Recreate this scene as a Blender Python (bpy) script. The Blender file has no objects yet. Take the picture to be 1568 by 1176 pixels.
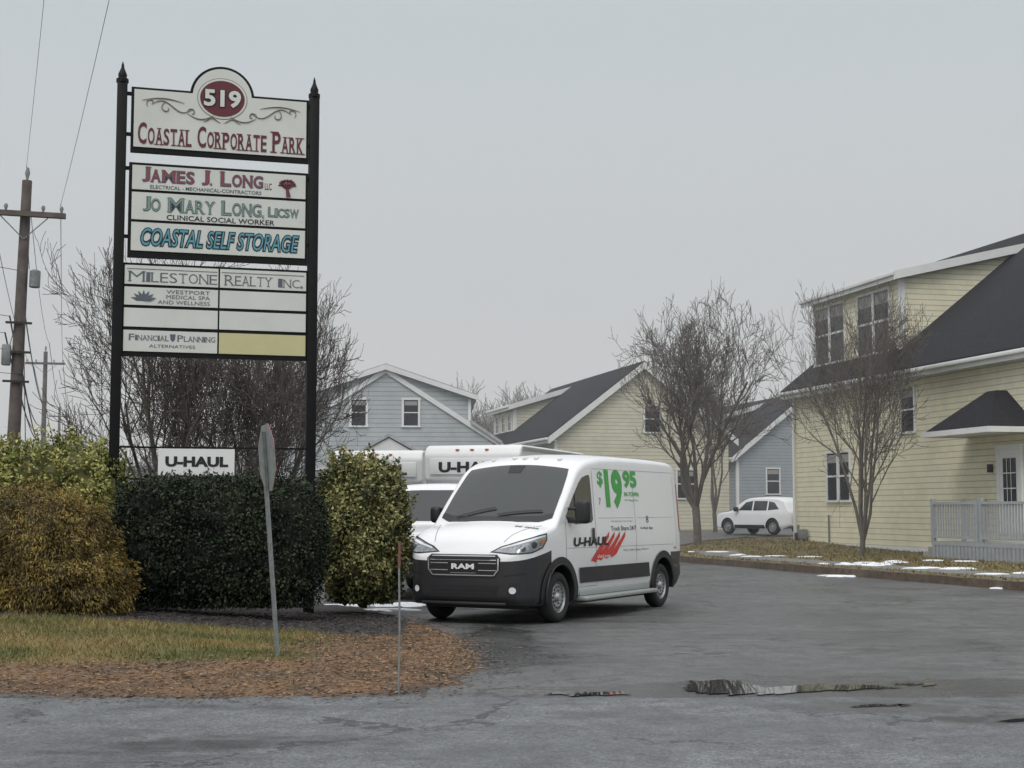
import bpy, bmesh, math, random
from mathutils import Vector, Matrix, noise
from mathutils.bvhtree import BVHTree
R=math.radians
sc=bpy.context.scene
COL=sc.collection

# ---------------------------------------------------------------- helpers
def smooth(t):
    t=max(0.0,min(1.0,t)); return t*t*(3-2*t)
def g(x,y): return 0.5*smooth((y-45)/25)
def lerp(tab,x):
    if x<=tab[0][0]: return tab[0][1]
    for (a,b),(c,d) in zip(tab,tab[1:]):
        if x<=c: return b+(d-b)*(x-a)/(c-a)
    return tab[-1][1]
def empty(name,loc=(0,0,0),yaw=0,xa=None):
    o=bpy.data.objects.new(name,None); COL.objects.link(o)
    o.location=loc
    if xa is not None: yaw=math.atan2(xa[1],xa[0])
    o.rotation_euler=(0,0,yaw); o.empty_display_size=.2
    return o
def link(name,me,mat=None,parent=None,smooth_angle=None):
    o=bpy.data.objects.new(name,me); COL.objects.link(o)
    if mat is not None:
        for m in (mat if isinstance(mat,(list,tuple)) else [mat]): me.materials.append(m)
    if parent: o.parent=parent
    if smooth_angle is not None:
        try:
            me.shade_smooth(); me.set_sharp_from_angle(angle=R(smooth_angle))
        except Exception: pass
    return o
def mesh(name,V,F,mat=None,parent=None,sm=None,cols=None):
    me=bpy.data.meshes.new(name); me.from_pydata(V,[],F); me.update()
    if cols is not None:
        a=me.color_attributes.new(name='col',type='FLOAT_COLOR',domain='POINT')
        flat=[]
        for c in cols: flat+= [c[0],c[1],c[2],1.0]
        a.data.foreach_set('color',flat)
    return link(name,me,mat,parent,sm)
def bmobj(name,bm,mat=None,parent=None,sm=None):
    me=bpy.data.meshes.new(name); bm.to_mesh(me); bm.free()
    return link(name,me,mat,parent,sm)
def box(name,x0,x1,y0,y1,z0,z1,mat,parent=None,bev=0,seg=2):
    bm=bmesh.new()
    bmesh.ops.create_cube(bm,size=1)
    for v in bm.verts:
        v.co=Vector((x0+(x1-x0)*(v.co.x+.5),y0+(y1-y0)*(v.co.y+.5),z0+(z1-z0)*(v.co.z+.5)))
    if bev: bmesh.ops.bevel(bm,geom=bm.edges[:],offset=bev,segments=seg,affect='EDGES',profile=.5)
    return bmobj(name,bm,mat,parent,40 if bev else None)
def prism_xz(name,poly,y0,y1,mat,parent=None):
    n=len(poly)
    V=[(x,y0,z) for x,z in poly]+[(x,y1,z) for x,z in poly]
    F=[list(range(n)),list(range(2*n-1,n-1,-1))]+[[i,i+n,(i+1)%n+n,(i+1)%n] for i in range(n)]
    bm=bmesh.new(); vs=[bm.verts.new(v) for v in V]
    for f in F: bm.faces.new([vs[i] for i in f])
    bmesh.ops.recalc_face_normals(bm,faces=bm.faces[:])
    return bmobj(name,bm,mat,parent)
def prism_yz(name,poly,x0,x1,mat,parent=None):
    n=len(poly)
    V=[(x0,y,z) for y,z in poly]+[(x1,y,z) for y,z in poly]
    bm=bmesh.new(); vs=[bm.verts.new(v) for v in V]
    bm.faces.new([vs[i] for i in range(n)]); bm.faces.new([vs[i] for i in range(2*n-1,n-1,-1)])
    for i in range(n): bm.faces.new([vs[j] for j in [i,i+n,(i+1)%n+n,(i+1)%n]])
    bmesh.ops.recalc_face_normals(bm,faces=bm.faces[:])
    return bmobj(name,bm,mat,parent)
def tube(V,F,pts,rads,sides=6,cap=False):
    base=len(V); n=len(pts)
    for i,p in enumerate(pts):
        d=(pts[min(i+1,n-1)]-pts[max(i-1,0)])
        if d.length<1e-6: d=Vector((0,0,1))
        d.normalize()
        a=d.orthogonal().normalized(); b=d.cross(a)
        for k in range(sides):
            t=2*math.pi*k/sides
            V.append(tuple(p+(a*math.cos(t)+b*math.sin(t))*rads[i]))
    for i in range(n-1):
        for k in range(sides):
            k2=(k+1)%sides
            F.append((base+i*sides+k,base+i*sides+k2,base+(i+1)*sides+k2,base+(i+1)*sides+k))
    if cap:
        F.append(tuple(base+k for k in range(sides))[::-1]); F.append(tuple(base+(n-1)*sides+k for k in range(sides)))
def tubeobj(name,pts,r,mat,parent=None,sides=8):
    V=[];F=[]; pts=[Vector(p) for p in pts]
    rr=r if isinstance(r,(list,tuple)) else [r]*len(pts)
    tube(V,F,pts,rr,sides,True)
    return mesh(name,V,F,mat,parent,50)

# ---------------------------------------------------------------- materials
def newmat(name):
    m=bpy.data.materials.new(name); m.use_nodes=True
    nt=m.node_tree; b=nt.nodes['Principled BSDF']
    return m,nt,b
def mat(name,col,rough=.6,metal=0,var=.0,scale=6,bump=0,bscale=60,coat=0,spec=None):
    m,nt,b=newmat(name); N=nt.nodes; L=nt.links
    b.inputs['Roughness'].default_value=rough; b.inputs['Metallic'].default_value=metal
    b.inputs['Base Color'].default_value=(*col,1)
    if coat: b.inputs['Coat Weight'].default_value=coat; b.inputs['Coat Roughness'].default_value=.05
    if spec is not None: b.inputs['Specular IOR Level'].default_value=spec
    tc=N.new('ShaderNodeTexCoord')
    if var:
        n=N.new('ShaderNodeTexNoise'); n.inputs['Scale'].default_value=scale; n.inputs['Detail'].default_value=6
        n.inputs['Roughness'].default_value=.65
        L.new(tc.outputs['Object'],n.inputs['Vector'])
        r=N.new('ShaderNodeValToRGB')
        r.color_ramp.elements[0].position=.3; r.color_ramp.elements[1].position=.7
        r.color_ramp.elements[0].color=(*[c*(1-var) for c in col],1)
        r.color_ramp.elements[1].color=(*[min(1,c*(1+var)) for c in col],1)
        L.new(n.outputs['Fac'],r.inputs['Fac']); L.new(r.outputs['Color'],b.inputs['Base Color'])
    if bump:
        n2=N.new('ShaderNodeTexNoise'); n2.inputs['Scale'].default_value=bscale; n2.inputs['Detail'].default_value=4
        L.new(tc.outputs['Object'],n2.inputs['Vector'])
        bp=N.new('ShaderNodeBump'); bp.inputs['Strength'].default_value=bump; bp.inputs['Distance'].default_value=.02
        L.new(n2.outputs['Fac'],bp.inputs['Height']); L.new(bp.outputs['Normal'],b.inputs['Normal'])
    return m
def colmat(name,rough=.7,nz=.25,scale=40):
    m,nt,b=newmat(name); N=nt.nodes; L=nt.links
    a=N.new('ShaderNodeAttribute'); a.attribute_name='col'
    tc=N.new('ShaderNodeTexCoord'); n=N.new('ShaderNodeTexNoise'); n.inputs['Scale'].default_value=scale; n.inputs['Detail'].default_value=5
    L.new(tc.outputs['Object'],n.inputs['Vector'])
    mr=N.new('ShaderNodeMapRange'); mr.inputs['From Min'].default_value=.3; mr.inputs['From Max'].default_value=.7
    mr.inputs['To Min'].default_value=1-nz; mr.inputs['To Max'].default_value=1+nz
    L.new(n.outputs['Fac'],mr.inputs['Value'])
    mx=N.new('ShaderNodeVectorMath'); mx.operation='SCALE'
    L.new(a.outputs['Color'],mx.inputs[0]); L.new(mr.outputs['Result'],mx.inputs['Scale'])
    L.new(mx.outputs['Vector'],b.inputs['Base Color'])
    b.inputs['Roughness'].default_value=rough; b.inputs['Specular IOR Level'].default_value=.25
    return m
def siding(name,c,row=.19):
    m,nt,b=newmat(name); N=nt.nodes; L=nt.links
    tc=N.new('ShaderNodeTexCoord'); s=N.new('ShaderNodeSeparateXYZ'); L.new(tc.outputs['Object'],s.inputs[0])
    ad=N.new('ShaderNodeMath'); L.new(s.outputs['X'],ad.inputs[0]); L.new(s.outputs['Y'],ad.inputs[1])
    cb=N.new('ShaderNodeCombineXYZ'); L.new(ad.outputs[0],cb.inputs['X']); L.new(s.outputs['Z'],cb.inputs['Y'])
    br=N.new('ShaderNodeTexBrick'); L.new(cb.outputs[0],br.inputs['Vector'])
    br.inputs['Scale'].default_value=1; br.inputs['Brick Width'].default_value=.27; br.inputs['Row Height'].default_value=row
    br.inputs['Mortar Size'].default_value=.004; br.inputs['Mortar Smooth'].default_value=.8
    br.inputs['Color1'].default_value=(*c,1); br.inputs['Color2'].default_value=(*[k*.93 for k in c],1)
    br.inputs['Mortar'].default_value=(*[k*.72 for k in c],1)
    n=N.new('ShaderNodeTexNoise'); n.inputs['Scale'].default_value=1.2; n.inputs['Detail'].default_value=5; L.new(tc.outputs['Object'],n.inputs['Vector'])
    mr=N.new('ShaderNodeMapRange'); mr.inputs['To Min'].default_value=.84; mr.inputs['To Max'].default_value=1.12; L.new(n.outputs['Fac'],mr.inputs['Value'])
    # saw-tooth course profile; shade under each butt edge is painted into the colour
    dv=N.new('ShaderNodeMath'); dv.operation='DIVIDE'; L.new(s.outputs['Z'],dv.inputs[0]); dv.inputs[1].default_value=row
    fr=N.new('ShaderNodeMath'); fr.operation='FRACT'; L.new(dv.outputs[0],fr.inputs[0])
    lapshade=N.new('ShaderNodeMapRange'); lapshade.inputs['From Min'].default_value=.84; lapshade.inputs['From Max'].default_value=.94
    lapshade.inputs['To Min'].default_value=1; lapshade.inputs['To Max'].default_value=.50; L.new(fr.outputs[0],lapshade.inputs['Value'])
    pm=N.new('ShaderNodeMath'); pm.operation='MULTIPLY'; L.new(lapshade.outputs['Result'],pm.inputs[0]); L.new(mr.outputs['Result'],pm.inputs[1])
    mx=N.new('ShaderNodeVectorMath'); mx.operation='SCALE'; L.new(br.outputs['Color'],mx.inputs[0]); L.new(pm.outputs[0],mx.inputs['Scale'])
    L.new(mx.outputs['Vector'],b.inputs['Base Color'])
    iv=N.new('ShaderNodeMath'); iv.operation='SUBTRACT'; iv.inputs[0].default_value=1; L.new(fr.outputs[0],iv.inputs[1])
    bp=N.new('ShaderNodeBump'); bp.inputs['Strength'].default_value=.5; bp.inputs['Distance'].default_value=.03
    L.new(iv.outputs[0],bp.inputs['Height']); L.new(bp.outputs['Normal'],b.inputs['Normal'])
    b.inputs['Roughness'].default_value=.75
    return m
def asphalt(name,c0,c1,wet=.5,seedv=0,damp=()):
    m,nt,b=newmat(name); N=nt.nodes; L=nt.links
    tc=N.new('ShaderNodeTexCoord'); mp=N.new('ShaderNodeMapping'); mp.inputs['Location'].default_value=(seedv,seedv*2,0)
    L.new(tc.outputs['Object'],mp.inputs['Vector'])
    def nz(s,d=6,r=.6,dist=0):
        n=N.new('ShaderNodeTexNoise'); n.inputs['Scale'].default_value=s; n.inputs['Detail'].default_value=d; n.inputs['Roughness'].default_value=r
        n.inputs['Distortion'].default_value=dist
        L.new(mp.outputs['Vector'],n.inputs['Vector']); return n
    def mth(op,a,bb,clamp=False):
        n=N.new('ShaderNodeMath'); n.operation=op; n.use_clamp=clamp
        for i,k in enumerate((a,bb)):
            if isinstance(k,(int,float)): n.inputs[i].default_value=k
            else: L.new(k,n.inputs[i])
        return n.outputs[0]
    big=nz(.35,7,.62,.6); mid=nz(3,6,.7); fine=nz(42,3,.8); agg=nz(130,2,.8)
    r=N.new('ShaderNodeValToRGB'); e=r.color_ramp.elements
    e[0].position=.36; e[0].color=(*c0,1); e[1].position=.62; e[1].color=(*c1,1)
    L.new(big.outputs['Fac'],r.inputs['Fac'])
    def scale(vec,fac,lo,hi,a=.3,bb=.7):
        mr=N.new('ShaderNodeMapRange'); mr.inputs['From Min'].default_value=a; mr.inputs['From Max'].default_value=bb
        mr.inputs['To Min'].default_value=lo; mr.inputs['To Max'].default_value=hi; L.new(fac,mr.inputs['Value'])
        mx=N.new('ShaderNodeVectorMath'); mx.operation='SCALE'; L.new(vec,mx.inputs[0]); L.new(mr.outputs['Result'],mx.inputs['Scale']); return mx.outputs['Vector']
    c=scale(r.outputs['Color'],mid.outputs['Fac'],.64,1.36)
    c=scale(c,fine.outputs['Fac'],.30,1.7)
    c=scale(c,agg.outputs['Fac'],.45,1.6)
    w=nz(1.2,5,.6)
    wm=N.new('ShaderNodeVectorMath'); wm.operation='SCALE'; wm.inputs['Scale'].default_value=1.6; L.new(w.outputs['Color'],wm.inputs[0])
    wa=N.new('ShaderNodeVectorMath'); L.new(mp.outputs['Vector'],wa.inputs[0]); L.new(wm.outputs['Vector'],wa.inputs[1])
    vo=N.new('ShaderNodeTexVoronoi'); vo.feature='DISTANCE_TO_EDGE'; vo.inputs['Scale'].default_value=.36; L.new(wa.outputs['Vector'],vo.inputs['Vector'])
    msk=nz(.5,2,.5)
    cw=mth('MULTIPLY',mth('SUBTRACT',msk.outputs['Fac'],.44,True),.075)
    cr=mth('GREATER_THAN',vo.outputs['Distance'],cw)
    c=scale(c,cr,.42,1.0,0,1)
    s=N.new('ShaderNodeSeparateXYZ'); L.new(tc.outputs['Object'],s.inputs[0])
    mp2=N.new('ShaderNodeMapping'); mp2.inputs['Scale'].default_value=(.45,1.1,1); mp2.inputs['Location'].default_value=(3+seedv,1,0); L.new(tc.outputs['Object'],mp2.inputs['Vector'])
    st=N.new('ShaderNodeTexNoise'); st.inputs['Scale'].default_value=.8; st.inputs['Detail'].default_value=8; st.inputs['Roughness'].default_value=.66; L.new(mp2.outputs['Vector'],st.inputs['Vector'])
    dm=mth('MULTIPLY',mth('SUBTRACT',st.outputs['Fac'],.52,True),8,True)
    for (cx,cy,rx,ry) in damp:
        dx=mth('DIVIDE',mth('SUBTRACT',s.outputs['X'],cx),rx); dy=mth('DIVIDE',mth('SUBTRACT',s.outputs['Y'],cy),ry)
        d=mth('SQRT',mth('ADD',mth('MULTIPLY',dx,dx),mth('MULTIPLY',dy,dy)),0)
        d=mth('ADD',d,mth('MULTIPLY',mth('SUBTRACT',mid.outputs['Fac'],.5),1.8))
        k=mth('MULTIPLY',mth('SUBTRACT',1.15,d),3,True)
        dm=mth('MAXIMUM',dm,k)
    c=scale(c,dm,1.0,.50,0,1)
    L.new(c,b.inputs['Base Color'])
    rr=N.new('ShaderNodeMapRange'); rr.inputs['From Min'].default_value=.38; rr.inputs['From Max'].default_value=.62
    rr.inputs['To Min'].default_value=wet; rr.inputs['To Max'].default_value=min(.9,wet+.30); L.new(big.outputs['Fac'],rr.inputs['Value'])
    L.new(mth('MULTIPLY',rr.outputs['Result'],mth('SUBTRACT',1,mth('MULTIPLY',dm,.45))),b.inputs['Roughness'])
    bp=N.new('ShaderNodeBump'); bp.inputs['Strength'].default_value=.6; bp.inputs['Distance'].default_value=.012
    L.new(fine.outputs['Fac'],bp.inputs['Height']); L.new(bp.outputs['Normal'],b.inputs['Normal'])
    return m

M={}
M['asph']=asphalt('asphalt_lot',(.056,.057,.057),(.108,.109,.109),.34,0,[(2.5,12.95,1.9,.95),(.6,12.5,.8,.35),(-.2,17.5,.5,3),(4.2,13.4,1.2,.5)])
M['street']=asphalt('asphalt_street',(.082,.087,.091),(.135,.142,.148),.42,7,[(3.9,11.2,.8,.3),(2.9,11.9,.9,.35)])
M['earth']=mat('dry_grass',(.13,.115,.06),.9,var=.4,scale=.6)
M['black']=mat('black_trim',(.020,.020,.022),.5,bump=.05)
M['post']=mat('black_post',(.006,.006,.007),.55,var=.3,scale=9,spec=.25)
M['panel']=mat('sign_panel',(.64,.66,.62),.55,var=.06,scale=2)
M['panely']=mat('sign_panel_yellow',(.56,.53,.29),.55,var=.05,scale=2)
M['maroon']=mat('maroon',(.12,.02,.03),.5)
M['ink']=mat('ink_black',(.015,.015,.018),.5)
M['inkg']=mat('ink_grey',(.10,.12,.15),.5)
M['green']=mat('ink_green',(.20,.31,.25),.5)
M['rose']=mat('ink_rose',(.24,.06,.08),.5)
M['teal']=mat('ink_teal',(.10,.33,.42),.5)
M['tan']=mat('ink_tan',(.22,.18,.15),.5)
M['white']=mat('white_paint',(.80,.80,.79),.5,var=.04,scale=3)
M['whitetrim']=mat('white_trim',(.76,.77,.76),.55,var=.06,scale=1.5)
M['glass']=mat('dark_glass',(.030,.036,.036),.06,spec=.75)
M['hglass']=mat('house_glass',(.018,.022,.026),.08,spec=.40)
M['blind']=mat('window_blind',(.30,.30,.29),.5)
M['rubber']=mat('tyre',(.022,.022,.022),.8,bump=.2)
M['steel']=mat('wheel_steel',(.42,.43,.44),.38,metal=.7)
M['chrome']=mat('chrome',(.7,.7,.7),.2,metal=.9)
M['alu']=mat('aluminium',(.40,.43,.42),.45,metal=.4)
M['galv']=mat('galvanised',(.22,.24,.24),.6,metal=.2,var=.25,scale=14)
M['lamp']=mat('lamp_lens',(.30,.32,.34),.10,metal=.3,var=.45,scale=22)
M['drl']=mat('lamp_clear',(.7,.72,.75),.1)
M['amber']=mat('amber_lens',(.6,.16,.02),.2)
M['vgreen']=mat('decal_green',(.04,.36,.06),.4)
M['vred']=mat('decal_red',(.60,.035,.03),.4)
M['seam']=mat('panel_seam',(.30,.30,.31),.6)
M['carwhite']=mat('car_white',(.80,.81,.82),.28,coat=.6,var=.03,scale=2)
M['boxwhite']=mat('box_white',(.74,.75,.75),.45,var=.06,scale=1.2)
M['roof']=mat('roof_shingle',(.022,.022,.027),.9,var=.5,scale=9,bump=.5,bscale=20,spec=.2)
M['roofg']=mat('roof_shingle_grey',(.40,.41,.42),.85,var=.2,scale=5)
M['cream']=siding('cream_shingles',(.80,.755,.56))
M['beige']=siding('beige_shingles',(.66,.63,.49))
M['grey']=siding('grey_shingles',(.44,.475,.49),.2)
M['greyb']=siding('grey_blue_shingles',(.33,.37,.40),.2)
M['bark']=mat('bark',(.13,.115,.10),.9,var=.35,scale=5,bump=.5,bscale=25)
M['barkd']=mat('bark_dark',(.095,.082,.072),.9,var=.35,scale=5)
M['barkfar']=mat('bark_distant_hazed',(.22,.205,.195),.95,var=.2,scale=.3)  # bark colour lightened to paint in the haze of distance
M['wood']=mat('pole_wood',(.12,.10,.09),.9,var=.35,scale=4,bump=.4)
M['snow']=mat('snow',(.80,.82,.85),.6,var=.08,bump=.3,bscale=15)
M['water']=mat('puddle_water',(.014,.014,.014),.02,spec=.6)
M['kerb']=mat('kerb_stone',(.10,.075,.055),.85,var=.5,scale=5,bump=.4,bscale=18)
M['walk']=mat('sidewalk',(.17,.17,.17),.75,var=.25,scale=3,bump=.3)
M['litter']=colmat('litter',.85,.4,45)
M['leaf']=colmat('leaves',.6,.2,30)
M['railw']=mat('rail_paint',(.34,.36,.38),.55,var=.1)
M['conc']=mat('concrete',(.30,.30,.29),.8,var=.2,scale=4)

def vanpaint():
    m,nt,b=newmat('van_body_paint'); N=nt.nodes; L=nt.links
    tc=N.new('ShaderNodeTexCoord'); s=N.new('ShaderNodeSeparateXYZ'); L.new(tc.outputs['Object'],s.inputs[0])
    def mth(op,a,bb):
        n=N.new('ShaderNodeMath'); n.operation=op
        for i,k in enumerate((a,bb)):
            if isinstance(k,(int,float)): n.inputs[i].default_value=k
            else: L.new(k,n.inputs[i])
        return n.outputs[0]
    X=s.outputs['X'];Z=s.outputs['Z']
    lim=mth('ADD',mth('MULTIPLY',X,.20),.865)
    f=mth('MULTIPLY',mth('LESS_THAN',X,.7),mth('LESS_THAN',Z,lim))
    rr=mth('MULTIPLY',mth('GREATER_THAN',X,5.05),mth('LESS_THAN',Z,.88))
    k=mth('MAXIMUM',f,rr)
    k=mth('MAXIMUM',k,mth('LESS_THAN',Z,.36))
    mx=N.new('ShaderNodeMix'); mx.data_type='RGBA'
    L.new(k,mx.inputs['Factor']); mx.inputs['A'].default_value=(.81,.82,.83,1); mx.inputs['B'].default_value=(.024,.024,.026,1)
    n=N.new('ShaderNodeTexNoise'); n.inputs['Scale'].default_value=1.6; n.inputs['Detail'].default_value=6; L.new(tc.outputs['Object'],n.inputs['Vector'])
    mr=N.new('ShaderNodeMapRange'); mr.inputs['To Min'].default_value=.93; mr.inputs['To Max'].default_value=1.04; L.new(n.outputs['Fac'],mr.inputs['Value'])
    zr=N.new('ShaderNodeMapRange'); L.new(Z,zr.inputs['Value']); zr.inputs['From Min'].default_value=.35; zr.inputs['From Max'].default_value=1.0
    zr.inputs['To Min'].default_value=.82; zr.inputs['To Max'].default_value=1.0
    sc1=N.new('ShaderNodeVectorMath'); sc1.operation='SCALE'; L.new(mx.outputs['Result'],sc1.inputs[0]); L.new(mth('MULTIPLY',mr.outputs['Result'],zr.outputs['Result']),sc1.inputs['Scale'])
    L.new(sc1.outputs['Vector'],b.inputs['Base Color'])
    r2=mth('ADD',mth('MULTIPLY',k,.25),.27); L.new(r2,b.inputs['Roughness'])
    b.inputs['Coat Weight'].default_value=.3
    return m
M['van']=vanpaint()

# ---------------------------------------------------------------- text
def textbm(s,w,h,bold=0.0,shear=0):
    cu=bpy.data.curves.new('t','FONT'); cu.body=s; cu.offset=bold; cu.resolution_u=3; cu.shear=shear
    ob=bpy.data.objects.new('t',cu); COL.objects.link(ob)
    dg=bpy.context.evaluated_depsgraph_get(); dg.update()
    me=bpy.data.meshes.new_from_object(ob.evaluated_get(dg))
    bm=bmesh.new(); bm.from_mesh(me)
    bpy.data.objects.remove(ob); bpy.data.curves.remove(cu); bpy.data.meshes.remove(me)
    if not bm.verts: return bm
    xs=[v.co.x for v in bm.verts]; ys=[v.co.y for v in bm.verts]
    x0,x1,y0,y1=min(xs),max(xs),min(ys),max(ys)
    for v in bm.verts: v.co=Vector(((v.co.x-x0)/(x1-x0)*w,(v.co.y-y0)/(y1-y0)*h,0))
    return bm
def signtext(name,s,x0,x1,z0,z1,m,parent,y,bold=.01,shear=0,out=None,outw=.010,serif=False,ob=.045):
    if out is not None:
        bm=textbm(s,x1-x0+2*outw,z1-z0+2*outw,bold+ob,shear)
        for v in bm.verts: v.co=Vector((x0-outw+v.co.x,y,z0-outw+v.co.y))
        bmobj(name+'_outline',bm,out,parent); y-=.004
    bm=textbm(s,x1-x0,z1-z0,bold,shear)
    for v in bm.verts: v.co=Vector((x0+v.co.x,y,z0+v.co.y))
    if serif:
        t=(z1-z0)*.055; add=[]
        for zz in (z0,z1):
            xs=sorted(set(round(v.co.x,4) for v in bm.verts if abs(v.co.z-zz)<1e-4))
            i=0
            while i<len(xs)-1:
                if .006<xs[i+1]-xs[i]<(z1-z0)*.30: add.append((xs[i],xs[i+1],zz)); i+=2
                else: i+=1
        e=(z1-z0)*.10
        for a,b_,zz in add:
            za,zb=(zz,zz+t) if zz==z0 else (zz-t,zz)
            vs=[bm.verts.new((a-e,y-.0012,za)),bm.verts.new((b_+e,y-.0012,za)),bm.verts.new((b_+e,y-.0012,zb)),bm.verts.new((a-e,y-.0012,zb))]
            bm.faces.new(vs)
    return bmobj(name,bm,m,parent)
LW={'M':1.35,'W':1.45,'I':.45,'J':.6,'L':.85,'E':.88,'S':.85}
def smallcaps(name,words,x0,x1,z0,hc,hs,m,parent,y,bold=.01,out=None,serif=False,ob=.045):
    """letters set one by one with natural relative widths"""
    def adv(ch,big): 
        if ch in '.,': return .35
        return LW.get(ch,1.0)*(1.28 if big else 1.0)
    tot=sum(sum(adv(ch,i==0) for i,ch in enumerate(w)) for w in words)+.6*(len(words)-1)
    u=(x1-x0)/tot; x=x0; c=0
    for w in words:
        for i,ch in enumerate(w):
            a=adv(ch,i==0)*u
            if ch in '.,': box(f'{name}_{c}dot',x+.02*u,x+.02*u+.03,y-.004,y,z0-(.02 if ch==',' else 0),z0+.03,m,parent)
            else: signtext(f'{name}_{c}',ch,x+.07*a,x+.93*a,z0,z0+(hc if i==0 else hs),m,parent,y,bold,out=out,outw=.007,serif=serif,ob=ob)
            x+=a; c+=1
        x+=.6*u

# ================================================================ ROADSIDE SIGN
def build_sign():
    P=empty('business_park_sign',(-5.66,21,0),xa=(2.68,.8))
    W=2.797; hw=.072
    for nm,x in (('post_left',0),('post_right',W)):
        box(nm,x-hw,x+hw,-hw,hw,0,7.78,M['post'],P,.01)
        V=[];F=[]
        prof=[(.09,7.78),(.09,7.83),(.06,7.85),(.065,7.9),(.035,7.97),(.02,8.01),(.022,8.03),(.0,8.10)]
        tube(V,F,[Vector((x,0,z)) for r,z in prof],[max(r,.002) for r,z in prof],10)
        mesh(nm+'_finial',V,F,M['post'],P,40)
    cx=1.43
    def archpoly(x0,x1,z0,z1,r,cz):
        a0=math.asin(max(-1,min(1,(z1-cz)/r)))
        pts=[(x0,z0),(x1,z0),(x1,z1)]
        n=20
        for i in range(n+1):
            a=a0+(math.pi-2*a0)*i/n; pts.append((cx+r*math.cos(a),cz+r*math.sin(a)))
        pts.append((x0,z1)); return pts
    prism_xz('top_frame',archpoly(.13,2.715,6.76,7.725,.47,7.66),-.03,.03,M['post'],P)
    prism_xz('top_panel',archpoly(.17,2.675,6.84,7.69,.43,7.66),-.045,-.031,M['panel'],P)
    for zz in (7.6,7.0,6.5,5.5):
        box('bracket',.05,.2,-.02,.02,zz,zz+.05,M['post'],P); box('bracket',2.66,2.76,-.02,.02,zz,zz+.05,M['post'],P)
    def oval(nm,rx,rz,y,m,cz=7.64):
        n=36; V=[(cx+rx*math.cos(2*math.pi*i/n),y,cz+rz*math.sin(2*math.pi*i/n)) for i in range(n)]
        mesh(nm,V,[list(range(n))],m,P)
    oval('medallion_ring',.365,.31,-.049,M['tan']); oval('medallion_white',.355,.30,-.052,M['panel']); oval('medallion',.325,.27,-.056,M['maroon'])
    signtext('number_519','519',cx-.27,cx+.27,7.51,7.77,M['panel'],P,-.066,.035,out=M['ink'],outw=.008,serif=True)
    smallcaps('title',['COASTAL','CORPORATE','PARK'],.22,2.64,6.885,.32,.25,M['maroon'],P,-.052,.02,serif=True)
    def scroll(nm,pts):
        V=[];F=[]; n=len(pts)
        tube(V,F,[Vector((x,-.053,z)) for x,z in pts],[.003+.006*math.sin(math.pi*i/(n-1)) for i in range(n)],5)
        mesh(nm,V,F,M['tan'],P)
    for sgn in (-1,1):
        def spiral(x,z,r,a0,turn,n=22): return [(cx+sgn*(x+r*(1-.8*i/n)*math.cos(a0+turn*i/n)),z+r*(1-.8*i/n)*math.sin(a0+turn*i/n)) for i in range(n+1)]
        scroll('scroll_a',[(cx+sgn*(.42+.60*i/16),7.46-.08*math.sin(i/16*math.pi*2)*(1-.2*i/16)+.02*i/16) for i in range(17)])
        scroll('scroll_b',spiral(.80,7.44,.09,math.pi*.5,-5.2)); scroll('scroll_c',spiral(1.02,7.50,.075,-math.pi*.3,5))
        scroll('scroll_d',[(cx+sgn*(.12+.38*i/14),7.38-.07*math.sin(i/14*math.pi)) for i in range(15)])
        scroll('scroll_e',spiral(.44,7.40,.07,0,5))
        scroll('scroll_f',[(cx+sgn*(.02+.25*i/12),7.31-.03*math.cos(i/12*6.28)) for i in range(13)])
        scroll('scroll_g',[(cx+sgn*(.55+.6*i/12),7.53+.05*math.sin(i/12*3.1)) for i in range(13)])
    box('mid_frame',.12,2.715,-.03,.03,5.22,6.61,M['post'],P)
    for i,(a,b) in enumerate(((6.215,6.57),(5.775,6.175),(5.32,5.735))): box(f'mid_panel_{i}',.165,2.675,-.045,-.031,a,b,M['panel'],P)
    y=-.05
    smallcaps('long',['JAMES','J.','LONG'],.30,2.05,6.335,.215,.18,M['rose'],P,y,.0,out=M['inkg'],serif=True)
    signtext('llc','LLC',2.07,2.17,6.32,6.42,M['maroon'],P,y)
    signtext('elec','ELECTRICAL - MECHANICAL-CONTRACTORS',.42,2.02,6.235,6.29,M['inkg'],P,y,.012)
    V=[];F=[]
    tube(V,F,[Vector((2.42,y,6.235)),Vector((2.40,y,6.35))],[.035,.02],6,True)
    rg=random.Random(4)
    for a in range(9):
        t=math.pi*(.0+1.0*a/8); q=Vector((2.4+.10*math.cos(t),y,6.41+.07*math.sin(t)))
        tube(V,F,[Vector((2.40,y,6.34)),q],[.012,.008],5,True)
        tube(V,F,[q-Vector((.03,0,rg.uniform(-.01,.02))),q,q+Vector((.035,0,rg.uniform(-.01,.02)))],[.006,.02,.006],5,True)
    mesh('logo_tree',V,F,M['maroon'],P)
    smallcaps('mary',['JO','MARY','LONG,'],.32,2.08,5.905,.21,.185,M['green'],P,y,-.012,out=M['inkg'],serif=True)
    smallcaps('licsw',['LICSW'],2.12,2.58,5.92,.14,.125,M['green'],P,y,-.01,out=M['inkg'])
    signtext('clinical','CLINICAL SOCIAL WORKER',.66,2.22,5.79,5.865,M['ink'],P,y,.012)
    signtext('storage','COASTAL SELF STORAGE',.31,2.58,5.40,5.65,M['teal'],P,y,.0,shear=.25,out=M['ink'],outw=.016,ob=.07)
    box('low_frame',.065,2.735,-.03,.03,3.79,5.14,M['post'],P)
    rows=[(4.83,5.105),(4.53,4.79),(4.215,4.485),(3.86,4.165)]
    for i,(a,b) in enumerate(rows):
        box(f'low_l{i}',.09,1.415,-.045,-.031,a,b,M['panel'],P)
        box(f'low_r{i}',1.44,2.70,-.045,-.031,a,b,M['panely'] if i==3 else M['panel'],P)
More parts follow.
